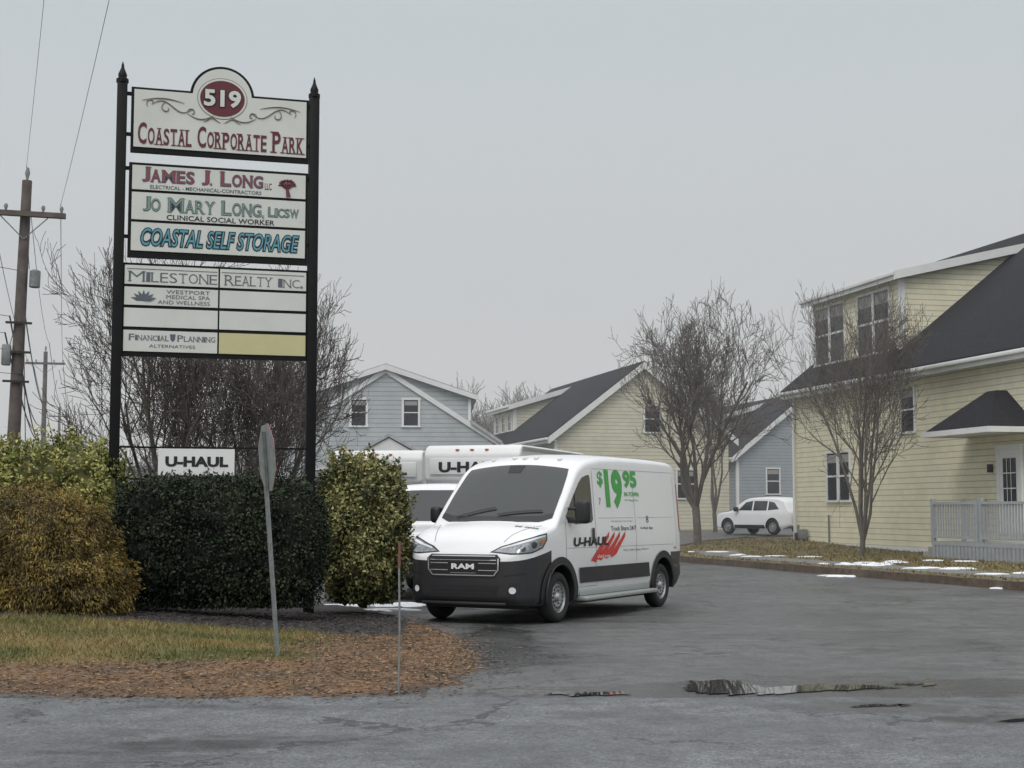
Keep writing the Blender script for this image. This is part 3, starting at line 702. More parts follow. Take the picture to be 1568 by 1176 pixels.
def cape(name,corner,L,D,ez,sl,sid,dx0,dx1,dy0,dz,dsl,dwin=(),facade_w=(),gable_w=(),tr=.09):
    """x: along the facade towards the street, y: into the building, facade plane y=0."""
    P=empty(name,corner,xa=(.2336,-.9723))
    rz=ez+sl*D/2
    prism_yz('walls',[(0,-.3),(D,-.3),(D,ez),(D/2,rz),(0,ez)],0,L,sid,P)
    ov=.42; th=.16; n=math.sqrt(1+sl*sl)
    for s in (0,1):
        def Yv(y): return y if s==0 else D-y
        pl=[(Yv(-ov),ez-ov*sl+.03),(Yv(D/2),rz+.03),(Yv(D/2),rz+th*n+.03),(Yv(-ov),ez-ov*sl+th*n+.03)]
        if s==1: pl[1]=(D/2+.002,rz+.03); pl[2]=(D/2+.002,rz+th*n+.03)
        prism_yz(f'roof_{s}',pl,-.3,L+.3,M['roof'],P)
        for k,(xa_,xb_) in enumerate(((-.34,-.302),(L+.302,L+.34))):
            pl2=[(Yv(-ov),ez-ov*sl-.18),(Yv(D/2)+(0 if s==0 else .002),rz-.18),(Yv(D/2)+(0 if s==0 else .002),rz+th*n-.02),(Yv(-ov),ez-ov*sl+th*n-.02)]
            prism_yz(f'rake_{s}_{k}',pl2,xa_,xb_,M['whitetrim'],P)
    ze=ez-ov*sl
    box('soffit',-.28,L+.28,-ov+.02,-.003,ze-.02,ze+.03,M['whitetrim'],P)
    box('fascia',-.29,L+.29,-ov-.04,-ov-.003,ze-.12,ze+.16,M['whitetrim'],P)
    box('gutter',-.3,L+.3,-ov-.17,-ov-.045,ze+.02,ze+.15,M['whitetrim'],P,.03)
    box('frieze',.0,L,-.04,-.003,ez-.42,ez-.06,M['whitetrim'],P)
    for xx in (0,L):
        box('corner_board',xx-.04 if xx==0 else xx-.12,xx+.12 if xx==0 else xx+.04,-.045,.12,-.2,ez-.43,M['whitetrim'],P)
    box('base_board',.13,L-.13,-.03,-.004,.1,.36,M['whitetrim'],P)
    def rf(y): return ez+sl*y
    yi=(dz-ez-dsl*dy0)/(sl-dsl)
    pl=[(dy0,rf(dy0)-.05),(dy0,dz),(yi,dz+dsl*(yi-dy0)),(yi,rf(yi)-.1)]
    prism_yz('dormer_walls',pl,dx0,dx1,sid,P)
    o=.35
    pl=[(dy0-o,dz-o*dsl+.02),(yi+.5,dz+dsl*(yi+.5-dy0)+.02),(yi+.5,dz+dsl*(yi+.5-dy0)+.14),(dy0-o,dz-o*dsl+.14)]
    prism_yz('dormer_roof',pl,dx0-.3,dx1+.3,M['roof'],P)
    for xa_,xb_ in ((dx0-.335,dx0-.303),(dx1+.303,dx1+.335)):
        pl=[(dy0-o,dz-o*dsl-.14),(yi+.3,dz+dsl*(yi+.3-dy0)-.14),(yi+.3,dz+dsl*(yi+.3-dy0)+.16),(dy0-o,dz-o*dsl+.16)]
        prism_yz('dormer_rake',pl,xa_,xb_,M['whitetrim'],P)
    zz=dz-o*dsl
    box('dormer_fascia',dx0-.33,dx1+.33,dy0-o-.05,dy0-o-.003,zz-.16,zz+.15,M['whitetrim'],P)
    box('dormer_gutter',dx0-.33,dx1+.33,dy0-o-.15,dy0-o-.053,zz-.02,zz+.13,M['whitetrim'],P,.02)
    box('dormer_soffit',dx0-.3,dx1+.3,dy0-o,dy0-.003,zz-.04,zz+.0,M['whitetrim'],P)
    box('dormer_corner',dx1-.14,dx1+.035,dy0-.035,dy0+.16,rf(dy0)+.1,dz-.05,M['whitetrim'],P)
    box('dormer_corner_far',dx0-.03,dx0+.14,dy0-.035,dy0+.16,rf(dy0)+.1,dz-.05,M['whitetrim'],P)
    for c,w in dwin:
        window(P,'y',c,rf(dy0)+.30,w,dz-rf(dy0)-.72,pos=dy0,tr=tr)
    for (c,z0,w,h) in facade_w: window(P,'y',c,z0,w,h,pos=0)
    for (c,z0,w,h) in gable_w: window(P,'x',c,z0,w,h,pos=L)
    return P

RB=cape('cream_shingle_building',(11.1,58,0),22,13.0,6.35,.79,M['cream'],.35,7.35,.75,9.78,.23,
        dwin=[(1.15,1.15),(2.45,1.15),(4.75,1.1),(6.0,1.1)],tr=.07,
        facade_w=[(3.35,1.95,.8,1.7),(4.35,1.95,.8,1.7),(9.1,4.2,.85,1.4)])
def porch(P):
    o=.75
    box('door_frame_l',13.70+o,13.84+o,-.09,-.004,.9,3.35,M['whitetrim'],P); box('door_frame_r',14.86+o,15.0+o,-.09,-.004,.9,3.35,M['whitetrim'],P)
    box('door_frame_t',13.66+o,15.04+o,-.10,-.004,3.352,3.5,M['whitetrim'],P)
    box('door',13.842+o,14.858+o,-.05,-.004,.9,3.35,M['white'],P)
    box('door_glass',14.02+o,14.68+o,-.065,-.052,1.75,3.1,M['hglass'],P)
    for z in (2.2,2.65): box('muntin',14.02+o,14.68+o,-.075,-.066,z,z+.03,M['white'],P)
    for xx in (14.23,14.44): box('muntin_v',xx+o,xx+.025+o,-.079,-.0765,1.75,3.1,M['white'],P)
    box('door_panel',14.05+o,14.65+o,-.06,-.051,1.05,1.55,M['whitetrim'],P)
    a,b,d=12.9,16.6,-1.6
    zb,zt=3.9,5.1; c=(a+b)/2
    V=[(a,d,zb),(b,d,zb),(b,0.0,zb),(a,0.0,zb),(c-.25,-.35,zt),(c+.25,-.35,zt),(c+.25,0,zt),(c-.25,0,zt)]
    F=[(0,1,5,4),(1,2,6,5),(3,0,4,7),(4,5,6,7),(0,3,2,1)]
    mesh('canopy_roof',V,F,M['roof'],P)
    box('canopy_fascia_front',a-.03,b+.03,d-.05,d-.003,zb-.12,zb+.04,M['whitetrim'],P)
    box('canopy_fascia_side',a-.05,a-.003,d,-.003,zb-.12,zb+.04,M['whitetrim'],P)
    box('canopy_fascia_side2',b+.003,b+.05,d,-.003,zb-.12,zb+.04,M['whitetrim'],P)
    box('canopy_ceiling',a,b,d,-.003,zb-.06,zb-.01,M['whitetrim'],P)
    x0,x1,d2=13.8,20,-1.9
    box('deck',x0,x1,d2,-.05,.55,.66,M['railw'],P)
    box('deck_skirt',x0+.02,x1,d2+.02,-.06,0.0,.548,M['railw'],P)
    for i in range(30): box('skirt_slat',x0+.08+.2*i,x0+.20+.2*i,d2-.005,d2+.015,.02,.54,M['railw'],P)
    def rail(p,q,z,nm):
        p=Vector(p);q=Vector(q); d=(q-p); n=max(2,int(d.length/.14))
        for k,(za,zb_) in enumerate(((z+.10,z+.16),(z+1.08,z+1.16))):
            V=[]
            nn=Vector((-d.y,d.x,0)).normalized()*.04
            for e in (p,q):
                for s in (-1,1):
                    for zz in (za,zb_): V.append((e.x+nn.x*s,e.y+nn.y*s,zz))
            F=[(0,1,3,2),(4,6,7,5),(0,4,5,1),(2,3,7,6),(1,5,7,3),(0,2,6,4)]
            mesh(nm+f'_rail{k}',V,F,M['railw'],P)
        V=[];F=[]
        for i in range(n+1):
            c=p+d*i/n; w=.055 if i in (0,n) else .02; h=z+1.25 if i in (0,n) else z+1.08; b=len(V)
            for zz in ((z if i in (0,n) else z+.16),h):
                for sx,sy in ((-1,-1),(1,-1),(1,1),(-1,1)): V.append((c.x+sx*w,c.y+sy*w,zz))
            for k in range(4): F.append((b+k,b+(k+1)%4,b+4+(k+1)%4,b+4+k))
            F.append((b+4,b+5,b+6,b+7))
        mesh(nm+'_balusters',V,F,M['railw'],P)
    rail((x0+.05,d2+.05,0),(16.3,d2+.05,0),.66,'front'); rail((x0+.05,-.15,0),(x0+.05,-.85,0),.66,'side')
    rail((16.5,d2+.05,0),(19.8,d2+.05,0),.66,'front2')
    for i in range(3): box(f'step_{i}',x0-.3*(i+1),x0-.3*i-.003,d2+.05,-.85,0,.49-.17*i,M['conc'],P)
    box('wall_lamp',14.05,14.17,-.16,-.004,2.7,2.95,M['black'],P,.02)
    box('gas_meter',.9,1.25,-.35,-.06,.45,.85,M['galv'],P,.05); box('gas_pipe',1.05,1.12,-.2,-.12,.0,.45,M['galv'],P)
    box('gas_pipe2',.55,.62,-.2,-.12,.0,1.0,M['galv'],P); box('utility_box',.45,.75,-.28,-.2,.2,.7,M['black'],P,.02)
    box('conduit',3.0,3.05,-.07,-.02,.4,1.4,M['galv'],P)
    tubeobj('downspout',[(.16,-.55,5.95),(.16,-.12,5.6),(.16,-.12,.3)],.05,M['whitetrim'],P)
porch(RB)

cape('cream_cape_house',(2.19-.2336*18,75+.9723*18,0),18,9.4,5.4,.77,M['beige'],.6,5.8,.8,7.7,.30,dwin=[(1.6,.8),(3.2,.8),(4.8,.8)],
     facade_w=[(10,1.9,.9,1.4),(14,1.9,.9,1.4)],gable_w=[(5.2,5.6,.8,1.3),(2.4,2.2,.9,1.4),(7,2.2,.9,1.4)])
cape('grey_cape_house',(14-.2336*16,92+.9723*16,0),16,9.4,5.0,.80,M['greyb'],3,10,.8,7.5,.30,dwin=[(5,.8),(8,.8)],facade_w=[(13,2.2,.9,1.4)],gable_w=[(2.4,2.6,.8,1.5),(4.7,6.0,.8,1.3)])

def grey_house():
    P=empty('grey_shingle_house',(-5.58,65,0),yaw=R(3))
    prof=[(-4.75,-.3),(4.75,-.3),(4.75,4.7),(3.74,5.38),(3.74,6.62),(0,7.86),(-3.74,6.62),(-3.74,5.38),(-4.75,4.7)]
    prism_xz('walls',prof,0,12,M['grey'],P)
    for s in (-1,1):
        prism_xz('upper_roof',[(s*.002,7.88),(s*4.05,6.54),(s*4.05,6.66),(s*.002,8.02)],-.25,12.2,M['roofg'],P)
        prism_xz('upper_rake',[(s*.002,7.74),(s*4.08,6.40),(s*4.08,6.60),(s*.002,7.97)],-.29,-.253,M['whitetrim'],P)
        prism_xz('lower_roof',[(s*3.745,5.40),(s*5.15,4.46),(s*5.15,4.60),(s*3.745,5.56)],-.25,12.2,M['roofg'],P)
        prism_xz('steep_rake',[(s*.002,7.60),(s*5.2,4.26),(s*5.2,4.50),(s*.002,7.84)],-.10,-.004,M['whitetrim'],P)
        box('corner',*sorted((s*4.64,s*4.79)),-.04,-.003,0,4.4,M['whitetrim'],P)
        box('corner_up',*sorted((s*3.64,s*3.77)),-.04,-.003,5.5,6.45,M['whitetrim'],P)
    for c in (-1.18,1.12): window(P,'y',c,5.3,.62,1.1,pos=0,tr=.1)
    for c in (-3,2.6): window(P,'y',c,1.9,.8,1.4,pos=0,tr=.1)
    for s in (-1,1): prism_xz('entry_roof',[(.2+s*.002,4.72),(.2+s*1.35,3.98),(.2+s*1.35,4.1),(.2+s*.002,4.86)],-1.7,-.003,M['roofg'],P)
    prism_xz('entry_gable',[(-.9,3.9),(1.3,3.9),(1.3,4.03),(.2,4.66),(-.9,4.03)],-1.6,-1.5,M['whitetrim'],P)
    for x in (-.85,1.13): box('entry_post',x,x+.14,-1.6,-1.46,0,3.898,M['whitetrim'],P)
    box('entry_door',-.3,.7,-.06,-.004,.3,2.5,M['white'],P)
grey_house()

# ================================================================ GROUND
def flatpatch(name,poly,step,zf,m,parent=None):
    bm=polybm(poly)
    xs=[p[0] for p in poly]; ys=[p[1] for p in poly]
    for lo,hi,ax in ((min(xs),max(xs),0),(min(ys),max(ys),1)):
        k=math.floor(lo/step+1)*step
        while k<hi-1e-3:
            co=[0,0,0]; no=[0,0,0]; co[ax]=k; no[ax]=1
            bmesh.ops.bisect_plane(bm,geom=bm.verts[:]+bm.edges[:]+bm.faces[:],plane_co=co,plane_no=no); k+=step
    for v in bm.verts: v.co.z=zf(v.co.x,v.co.y)
    bmesh.ops.recalc_face_normals(bm,faces=bm.faces[:])
    for f in bm.faces:
        if f.normal.z<0: f.normal_flip()
    return bmobj(name,bm,m,parent)
ys=[-1500,-300,-60,0,20,40]+[45+2.5*i for i in range(13)]+[100,160,300,800,3000]
xs=[-3000,-600,-150,-60,-20,0,20,60,150,600,3000]
V=[(x,y,g(x,y)-.02) for y in ys for x in xs]; n=len(xs)
F=[(j*n+i,j*n+i+1,(j+1)*n+i+1,(j+1)*n+i) for j in range(len(ys)-1) for i in range(n-1)]
mesh('ground',V,F,M['earth'])
ys=[12.25,20,30,40]+[45+2.5*i for i in range(13)]+[90]
xs=[-70,-30,0,30,70]; V=[(x,y,g(x,y)+.03) for y in ys for x in xs]; n=len(xs)
F=[(j*n+i,j*n+i+1,(j+1)*n+i+1,(j+1)*n+i) for j in range(len(ys)-1) for i in range(n-1)]
mesh('parking_lot_asphalt',V,F,M['asph'])
top_=[(70-140*i/700,12.5+.14*noise.noise(Vector((i*.06,0,0)))+.07*noise.noise(Vector((i*.31,4,0)))) for i in range(701)]
flatpatch('street',[(-70,-14),(70,-14)]+top_,500,lambda x,y:.034,M['street'])

isl=[(-34,12.9),(-4.4,12.85),(-3.5,12.5),(-2.65,12.45),(-1.7,12.5),(-1.02,12.65),(-.55,13.4),(-.32,14.6),(-.34,15.9),(-.55,17.6),(-.9,19.2),(-1.5,21.2),(-2.2,23.6),(-4,26),(-12,27.5),(-34,28)]
def sdist(x,y,poly):
    inside=False; best=1e9; n=len(poly)
    for i in range(n):
        x1,y1=poly[i]; x2,y2=poly[(i+1)%n]
        if (y1>y)!=(y2>y) and x<(x2-x1)*(y-y1)/(y2-y1)+x1: inside=not inside
        dx,dy=x2-x1,y2-y1; t=max(0,min(1,((x-x1)*dx+(y-y1)*dy)/(dx*dx+dy*dy)))
        d=math.hypot(x-x1-t*dx,y-y1-t*dy); best=min(best,d)
    return best if inside else -best
def hisl(x,y):
    d=sdist(x,y,isl)+.22*noise.noise(Vector((x*1.7,y*1.7,0)))+.12*noise.noise(Vector((x*6,y*6,3)))
    return .03+(min(d,.25)*.14 if d>0 else d*.4)+.30*smooth(d/6.5)+.014*noise.noise(Vector((x*3,y*3,9)))
def zone(x,y):
    n=noise.noise(Vector((x*.9,y*.9,0)))*.5+noise.noise(Vector((x*3,y*3,5)))*.35
    lit=smooth((14.6+.25*n*2-y)/.8+.5)
    lit=max(lit,smooth((x+2.5+1.0*n-.10*(y-15))/.9+.5))
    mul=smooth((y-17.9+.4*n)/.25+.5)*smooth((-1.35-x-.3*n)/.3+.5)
    return lit,mul,n
def zcol(x,y):
    lit,mul,n=zone(x,y)
    gr=Vector((.095,.088,.032)).lerp(Vector((.19,.145,.06)),smooth(.55+1.3*noise.noise(Vector((x*.8,y*1.3,8)))))
    lt=Vector((.19,.115,.065)).lerp(Vector((.11,.075,.05)),smooth(.5+noise.noise(Vector((x*2,y*2,1)))))
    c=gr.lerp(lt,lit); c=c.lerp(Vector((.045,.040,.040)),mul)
    e=smooth((.35-sdist(x,y,isl))/.4)
    return c.lerp(Vector((.075,.065,.055)),e*.75)
def island():
    X=[-34,-28,-22,-17,-13,-10,-9]; x=-8.5
    while x<.4: X.append(x); x+=.085
    Y=[]; y=12.0
    while y<24: Y.append(y); y+=.085 if y<20 else .3
    Y+=[25,26,27,28.3]
    V=[];cols=[];F=[]
    n=len(X)
    for j,y in enumerate(Y):
        for i,x in enumerate(X):
            h=hisl(x,y); V.append((x,y,h)); cols.append(zcol(x,y) if x>-9.5 else Vector((.11,.10,.04)))
    for j in range(len(Y)-1):
        for i in range(n-1):
            q=(j*n+i,j*n+i+1,(j+1)*n+i+1,(j+1)*n+i)
            if max(V[k][2] for k in q)>.02: F.append(q)
    mesh('planting_bed_ground',V,F,M['litter'],None,60,cols)
island()
def scatter():
    rng=random.Random(3)
    V=[];F=[];C=[]
    for _ in range(60000):
        x=rng.uniform(-7.8,-.3); y=rng.uniform(12.6,18.8)
        lit,mul,n=zone(x,y)
        if rng.random()<lit*.95 or rng.random()<mul: continue
        if sdist(x,y,isl)<.06: continue
        z=hisl(x,y); h=rng.uniform(.02,.075); a=rng.random()*6.28; w=rng.uniform(.003,.007)
        lx,ly=rng.gauss(0,.03),rng.gauss(0,.03); b=len(V)
        V+=[(x-w*math.cos(a),y-w*math.sin(a),z-.005),(x+w*math.cos(a),y+w*math.sin(a),z-.005),(x+lx,y+ly,z+h)]
        F.append((b,b+1,b+2))
        dry=noise.noise(Vector((x*.8,y*1.3,8)))+rng.gauss(0,.25)
        c=(.27,.21,.09) if dry>.05 else ((.17,.165,.055) if dry>-.2 else (.11,.13,.04)); k=rng.uniform(.7,1.25); c=tuple(q*k for q in c); C+=[c]*3
    mesh('grass',V,F,M['leaf'],None,None,C)
    V=[];F=[];C=[]
    for _ in range(38000):
        x=rng.uniform(-7.8,.6); y=rng.uniform(12.0,22)
        lit,mul,n=zone(x,y); sd=sdist(x,y,isl)
        if sd<-.02:
            if rng.random()>math.exp(sd*4)*.5: continue
            c=rng.choice([(.16,.09,.05),(.07,.055,.045),(.12,.10,.09),(.22,.14,.08)])
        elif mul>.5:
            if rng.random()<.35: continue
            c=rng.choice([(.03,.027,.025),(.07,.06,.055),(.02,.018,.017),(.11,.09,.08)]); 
        else:
            if rng.random()>lit+.05: continue
            c=rng.choice([(.25,.14,.075),(.17,.09,.05),(.31,.19,.11),(.09,.06,.04),(.22,.15,.10),(.13,.10,.075)])
        z=max(hisl(x,y),.036)+rng.uniform(.003,.022 if sd>0 else .006); a=rng.random()*6.28; l=rng.uniform(.012,.045); w=rng.uniform(.004,.013); b=len(V)
        t=rng.uniform(-.4,.4)*(1 if sd>0 else .1)
        ca,sa=math.cos(a),math.sin(a)
        V+=[(x-l*ca,y-l*sa,z-l*t*.5),(x+w*sa,y-w*ca,z+.005),(x+l*ca,y+l*sa,z+l*t*.5),(x-w*sa,y+w*ca,z)]
        F.append((b,b+1,b+2,b+3)); k=rng.uniform(.7,1.3); C+=[tuple(q*k for q in c)]*4
    mesh('leaf_litter',V,F,M['leaf'],None,None,C)
scatter()

lawn=[(13.6,19.5),(11.8,24),(10,28.9),(7.65,36.5),(5.4,43.8),(4.95,46.5),(5.1,49.5),(5.9,53),(7.3,56.5),(9.2,59.3),(11.5,60.5),(32,60.5),(32,19.5)]
lm,lnt,lb=newmat('lawn_winter')
def lawnmat():
    N=lnt.nodes;L=lnt.links; tc=N.new('ShaderNodeTexCoord')
    n=N.new('ShaderNodeTexNoise'); n.inputs['Scale'].default_value=.9; n.inputs['Detail'].default_value=8; n.inputs['Roughness'].default_value=.7; L.new(tc.outputs['Object'],n.inputs['Vector'])
    r=N.new('ShaderNodeValToRGB'); e=r.color_ramp.elements; e[0].position=.36; e[0].color=(.11,.075,.045,1); e[1].position=.64; e[1].color=(.21,.17,.08,1)
    x=e.new(.5); x.color=(.13,.12,.05,1)
    L.new(n.outputs['Fac'],r.inputs['Fac']); L.new(r.outputs['Color'],lb.inputs['Base Color']); lb.inputs['Roughness'].default_value=.95
lawnmat()
flatpatch('lawn',lawn,2.5,lambda x,y:g(x,y)+.17,lm)
def ribbon(name,line,o0,o1,z0,z1,m,uneven=0):
    V=[];F=[]
    pts=[]
    for (a,b),(c,d) in zip(line,line[1:]):
        k=max(1,int(math.hypot(c-a,d-b)/.5))
        for i in range(k): pts.append((a+(c-a)*i/k,b+(d-b)*i/k))
    pts.append(line[-1]); n=len(pts)
    for i,(x,y) in enumerate(pts):
        p=pts[max(0,i-1)];q=pts[min(n-1,i+1)]; d=Vector((q[0]-p[0],q[1]-p[1])).normalized(); nn=Vector((d.y,-d.x))
        ue=uneven*noise.noise(Vector((x*2,y*2,0)))
        for o,z in ((o0,z0),(o0+.02,z1+ue),(o1,z1+ue),(o1,z0)): V.append((x+nn.x*(o+ue),y+nn.y*(o+ue),g(x,y)+z))
    for i in range(n-1):
        for k in range(3): F.append((i*4+k,i*4+k+1,i*4+5+k,i*4+4+k))
    return mesh(name,V,F,m)
ribbon('kerb',lawn[:11],-.12,.10,.0,.20,M['kerb'],.03)
ribbon('sidewalk',lawn[:7],1.0,2.3,.12,.185,M['walk'])
def tufts():
    rng=random.Random(9); V=[];F=[];C=[]
    for _ in range(16000):
        y=rng.uniform(28,59); x=rng.uniform(5,16)
        dd=sdist(x,y,lawn)
        if dd<.25: continue
        if .95<dd<2.35 and y<50: continue
        z=g(x,y)+.17; h=rng.uniform(.03,.09); a=rng.random()*6.28; w=.02; b=len(V)
        V+=[(x-w*math.cos(a),y-w*math.sin(a),z),(x+w*math.cos(a),y+w*math.sin(a),z),(x+rng.gauss(0,.04),y+rng.gauss(0,.04),z+h)]
        F.append((b,b+1,b+2)); c=rng.choice([(.24,.19,.08),(.15,.15,.05),(.17,.10,.05)]); C+=[c]*3
    mesh('lawn_grass',V,F,M['leaf'],None,None,C)
tufts()
def snowfield():
    """thin melting snow: irregular patches clustered along the lawn edge and by the trucks"""
    rng=random.Random(21); V=[];F=[]
    def patch(cx,cy,rx,ry,z,seed):
        n=30; b=len(V); V.append((cx,cy,z+.03))
        for f,h in ((.55,.026),(.85,.016),(1,-.004)):
            for i in range(n):
                a=2*math.pi*i/n; r=f*(1+.9*noise.noise(Vector((math.cos(a)*1.5,math.sin(a)*1.5,seed)))+.55*noise.noise(Vector((math.cos(a)*5,math.sin(a)*5,seed))))
                V.append((cx+rx*r*math.cos(a),cy+ry*r*math.sin(a),z+h))
        for i in range(n):
            j=(i+1)%n; F.append((b,b+1+i,b+1+j))
            for k in range(2): F.append((b+1+k*n+i,b+1+(k+1)*n+i,b+1+(k+1)*n+j,b+1+k*n+j))
    clusters=[(8.7,38.7,.9,9,0),(10.5,35.8,.55,6,0),(11.0,33.2,.5,4,0),(7.1,45.3,.8,5,0),(11.7,41.3,.7,3,0),(8.0,34.9,.22,3,1),(9.85,29.6,.15,2,1),(-2.15,24.3,.5,5,1),(-1.8,23.1,.3,3,1),(6.1,48.5,.4,3,0)]
    for cx,cy,sp,k,low in clusters:
        for _ in range(k):
            x=cx+rng.gauss(0,sp); y=cy+rng.gauss(0,sp*.7)
            if not low and sdist(x,y,lawn)<.2: continue
            patch(x,y,rng.uniform(.10,.42),rng.uniform(.08,.25),(.035 if low else .185)+g(x,y),rng.random()*50)
    mesh('snow_patches',V,F,M['snow'],None,60)
snowfield()
def puddle(pts,seed,z=.039):
    out=[]; n=len(pts)
    for i in range(n):
        a=Vector(pts[i]); b=Vector(pts[(i+1)%n])
        for k in range(14):
            p=a.lerp(b,k/14); q=.20*noise.noise(Vector((p.x*2.4,p.y*2.4,seed))); q2=.14*noise.noise(Vector((p.x*8,p.y*8,seed)))+.05*noise.noise(Vector((p.x*23,p.y*23,seed)))
            out.append((p.x+q+q2,p.y+q*.8+q2,z))
    mesh('puddle',out,[list(range(len(out)))],M['water'])
puddle([(1.55,12.75),(2.2,12.75),(2.8,12.95),(3.45,13.2),(3.1,13.4),(2.4,13.3),(1.9,13.65),(1.62,13.75),(1.58,13.2)],1)
puddle([(3.4,13.35),(3.75,13.35),(3.8,13.5),(3.45,13.5)],9)
puddle([(.25,12.65),(.9,12.62),(.95,12.8),(.55,12.85),(.3,12.8)],2)
puddle([(3.6,11.1),(4.1,11.0),(4.3,11.15),(3.8,11.25)],5)
puddle([(2.75,11.95),(3.1,11.9),(3.15,12.0),(2.85,12.05)],6)

# ================================================================ VEGETATION
def shrub(name,blobs,n,lsize,colf,p=2.0,seed=1,strand=0,flat=.5,floor=.1,lump=.12,lfreq=3.0,aspect=.55,twigs=0):
    rng=random.Random(seed); V=[];F=[];C=[]
    def rad(d,sd):
        q=(abs(d.x)**p+abs(d.y)**p+abs(d.z)**p)**(-1/p)
        return q*(1+lump*noise.noise(d*lfreq+Vector((sd,0,0)))*1.6+lump*.5*noise.noise(d*lfreq*3+Vector((0,sd,0))))
    tot=sum(b[1][0]*b[1][2] for b in blobs)
    def leaf(P,nrm,dep,ax=None):
        s=lsize*rng.uniform(.6,1.4)
        if ax is None:
            if strand: ax=(Vector((0,0,-1))*strand+nrm*.7+Vector((rng.gauss(0,.45),rng.gauss(0,.45),rng.gauss(0,.45)))).normalized()
            else: ax=(nrm*.6+Vector((rng.gauss(0,.7),rng.gauss(0,.7),rng.gauss(0,.7)))).normalized()
        bx=ax.cross((nrm+Vector((rng.gauss(0,flat),rng.gauss(0,flat),rng.gauss(0,flat)))).normalized())
        if bx.length<.05: bx=ax.orthogonal()
        bx.normalize(); b=len(V); w=s*aspect
        V.extend([tuple(P-ax*s*.5),tuple(P+bx*w*.5),tuple(P+ax*s*.5),tuple(P-bx*w*.5)]); F.append((b,b+1,b+2,b+3))
        cc=colf(rng,dep,noise.noise(P*2.6+Vector((seed,0,0)))+.6*noise.noise(P*7+Vector((seed,0,0)))); C.extend([cc]*4)
    for bi,(c,r) in enumerate(blobs):
        c=Vector(c); k=int(n*r[0]*r[2]/tot)
        bm=bmesh.new(); bmesh.ops.create_icosphere(bm,subdivisions=4,radius=1); b0=len(V)
        for v in bm.verts:
            d=v.co.normalized(); q=rad(d,bi*7+seed)*.84
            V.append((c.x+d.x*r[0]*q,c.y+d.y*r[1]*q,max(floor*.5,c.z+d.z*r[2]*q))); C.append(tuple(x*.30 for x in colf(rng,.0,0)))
        for f in bm.faces: F.append(tuple(b0+v.index for v in f.verts))
        bm.free()
        for _ in range(k):
            d=Vector((rng.gauss(0,1),rng.gauss(0,1),rng.gauss(0,1))).normalized()
            dep=abs(rng.gauss(0,.085)); q=rad(d,bi*7+seed)*(1.04-dep)
            if rng.random()<.06: q*=1+rng.random()*.07
            P=Vector((c.x+d.x*r[0]*q,c.y+d.y*r[1]*q,c.z+d.z*r[2]*q))
            if P.z<floor: continue
            ok=True
            for bj,(c2,r2) in enumerate(blobs):
                if bj!=bi:
                    e=Vector(((P.x-c2[0])/r2[0],(P.y-c2[1])/r2[1],(P.z-c2[2])/r2[2]))
                    if (abs(e.x)**p+abs(e.y)**p+abs(e.z)**p)**(1/p)<.78: ok=False;break
            if not ok: continue
            leaf(P,Vector((d.x/r[0],d.y/r[1],d.z/r[2])).normalized(),dep)
        for _ in range(int(twigs/len(blobs))):
            d=Vector((rng.gauss(0,1),rng.gauss(0,1),abs(rng.gauss(0,1))+.2)).normalized(); q=rad(d,bi*7+seed)
            P=Vector((c.x+d.x*r[0]*q,c.y+d.y*r[1]*q,c.z+d.z*r[2]*q)); gd=(d+Vector((rng.gauss(0,.25),rng.gauss(0,.25),.5))).normalized()
            ln=rng.uniform(.05,.2); m=int(ln/.014)
            for j in range(m):
                leaf(P+gd*ln*j/m+Vector((rng.gauss(0,.012),rng.gauss(0,.012),0)),d,0)
    return mesh(name,V,F,M['leaf'],None,None,C)
def cf(light,mid,dark):
    def f(rng,dep,nz):
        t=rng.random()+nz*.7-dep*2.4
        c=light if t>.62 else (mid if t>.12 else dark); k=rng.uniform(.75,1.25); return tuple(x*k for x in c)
    return f
gold=cf((.25,.185,.05),(.15,.105,.030),(.06,.048,.017))
varie=cf((.36,.335,.15),(.18,.18,.07),(.050,.062,.025))
variy=cf((.42,.40,.14),(.25,.26,.075),(.08,.10,.025))
dark=cf((.044,.060,.032),(.020,.031,.017),(.009,.014,.009))
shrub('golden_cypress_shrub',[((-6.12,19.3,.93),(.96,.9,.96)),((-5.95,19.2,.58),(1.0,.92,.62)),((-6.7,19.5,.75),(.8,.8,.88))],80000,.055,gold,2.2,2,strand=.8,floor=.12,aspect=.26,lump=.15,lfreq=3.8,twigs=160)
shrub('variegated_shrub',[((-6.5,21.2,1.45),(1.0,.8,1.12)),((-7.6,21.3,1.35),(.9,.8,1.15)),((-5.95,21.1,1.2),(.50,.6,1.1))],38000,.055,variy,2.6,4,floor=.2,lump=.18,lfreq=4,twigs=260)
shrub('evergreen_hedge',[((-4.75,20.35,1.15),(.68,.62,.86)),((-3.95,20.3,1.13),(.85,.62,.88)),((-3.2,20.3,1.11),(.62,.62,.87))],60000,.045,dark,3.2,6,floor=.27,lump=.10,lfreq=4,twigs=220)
shrub('variegated_shrub',[((-2.27,22.2,1.15),(.66,.6,1.02)),((-2.05,22.1,1.45),(.5,.5,.86)),((-2.5,22.3,1.5),(.42,.5,.90)),((-2.2,22.1,.75),(.58,.55,.6))],44000,.055,varie,2.2,8,floor=.22,lump=.2,lfreq=4,twigs=320)

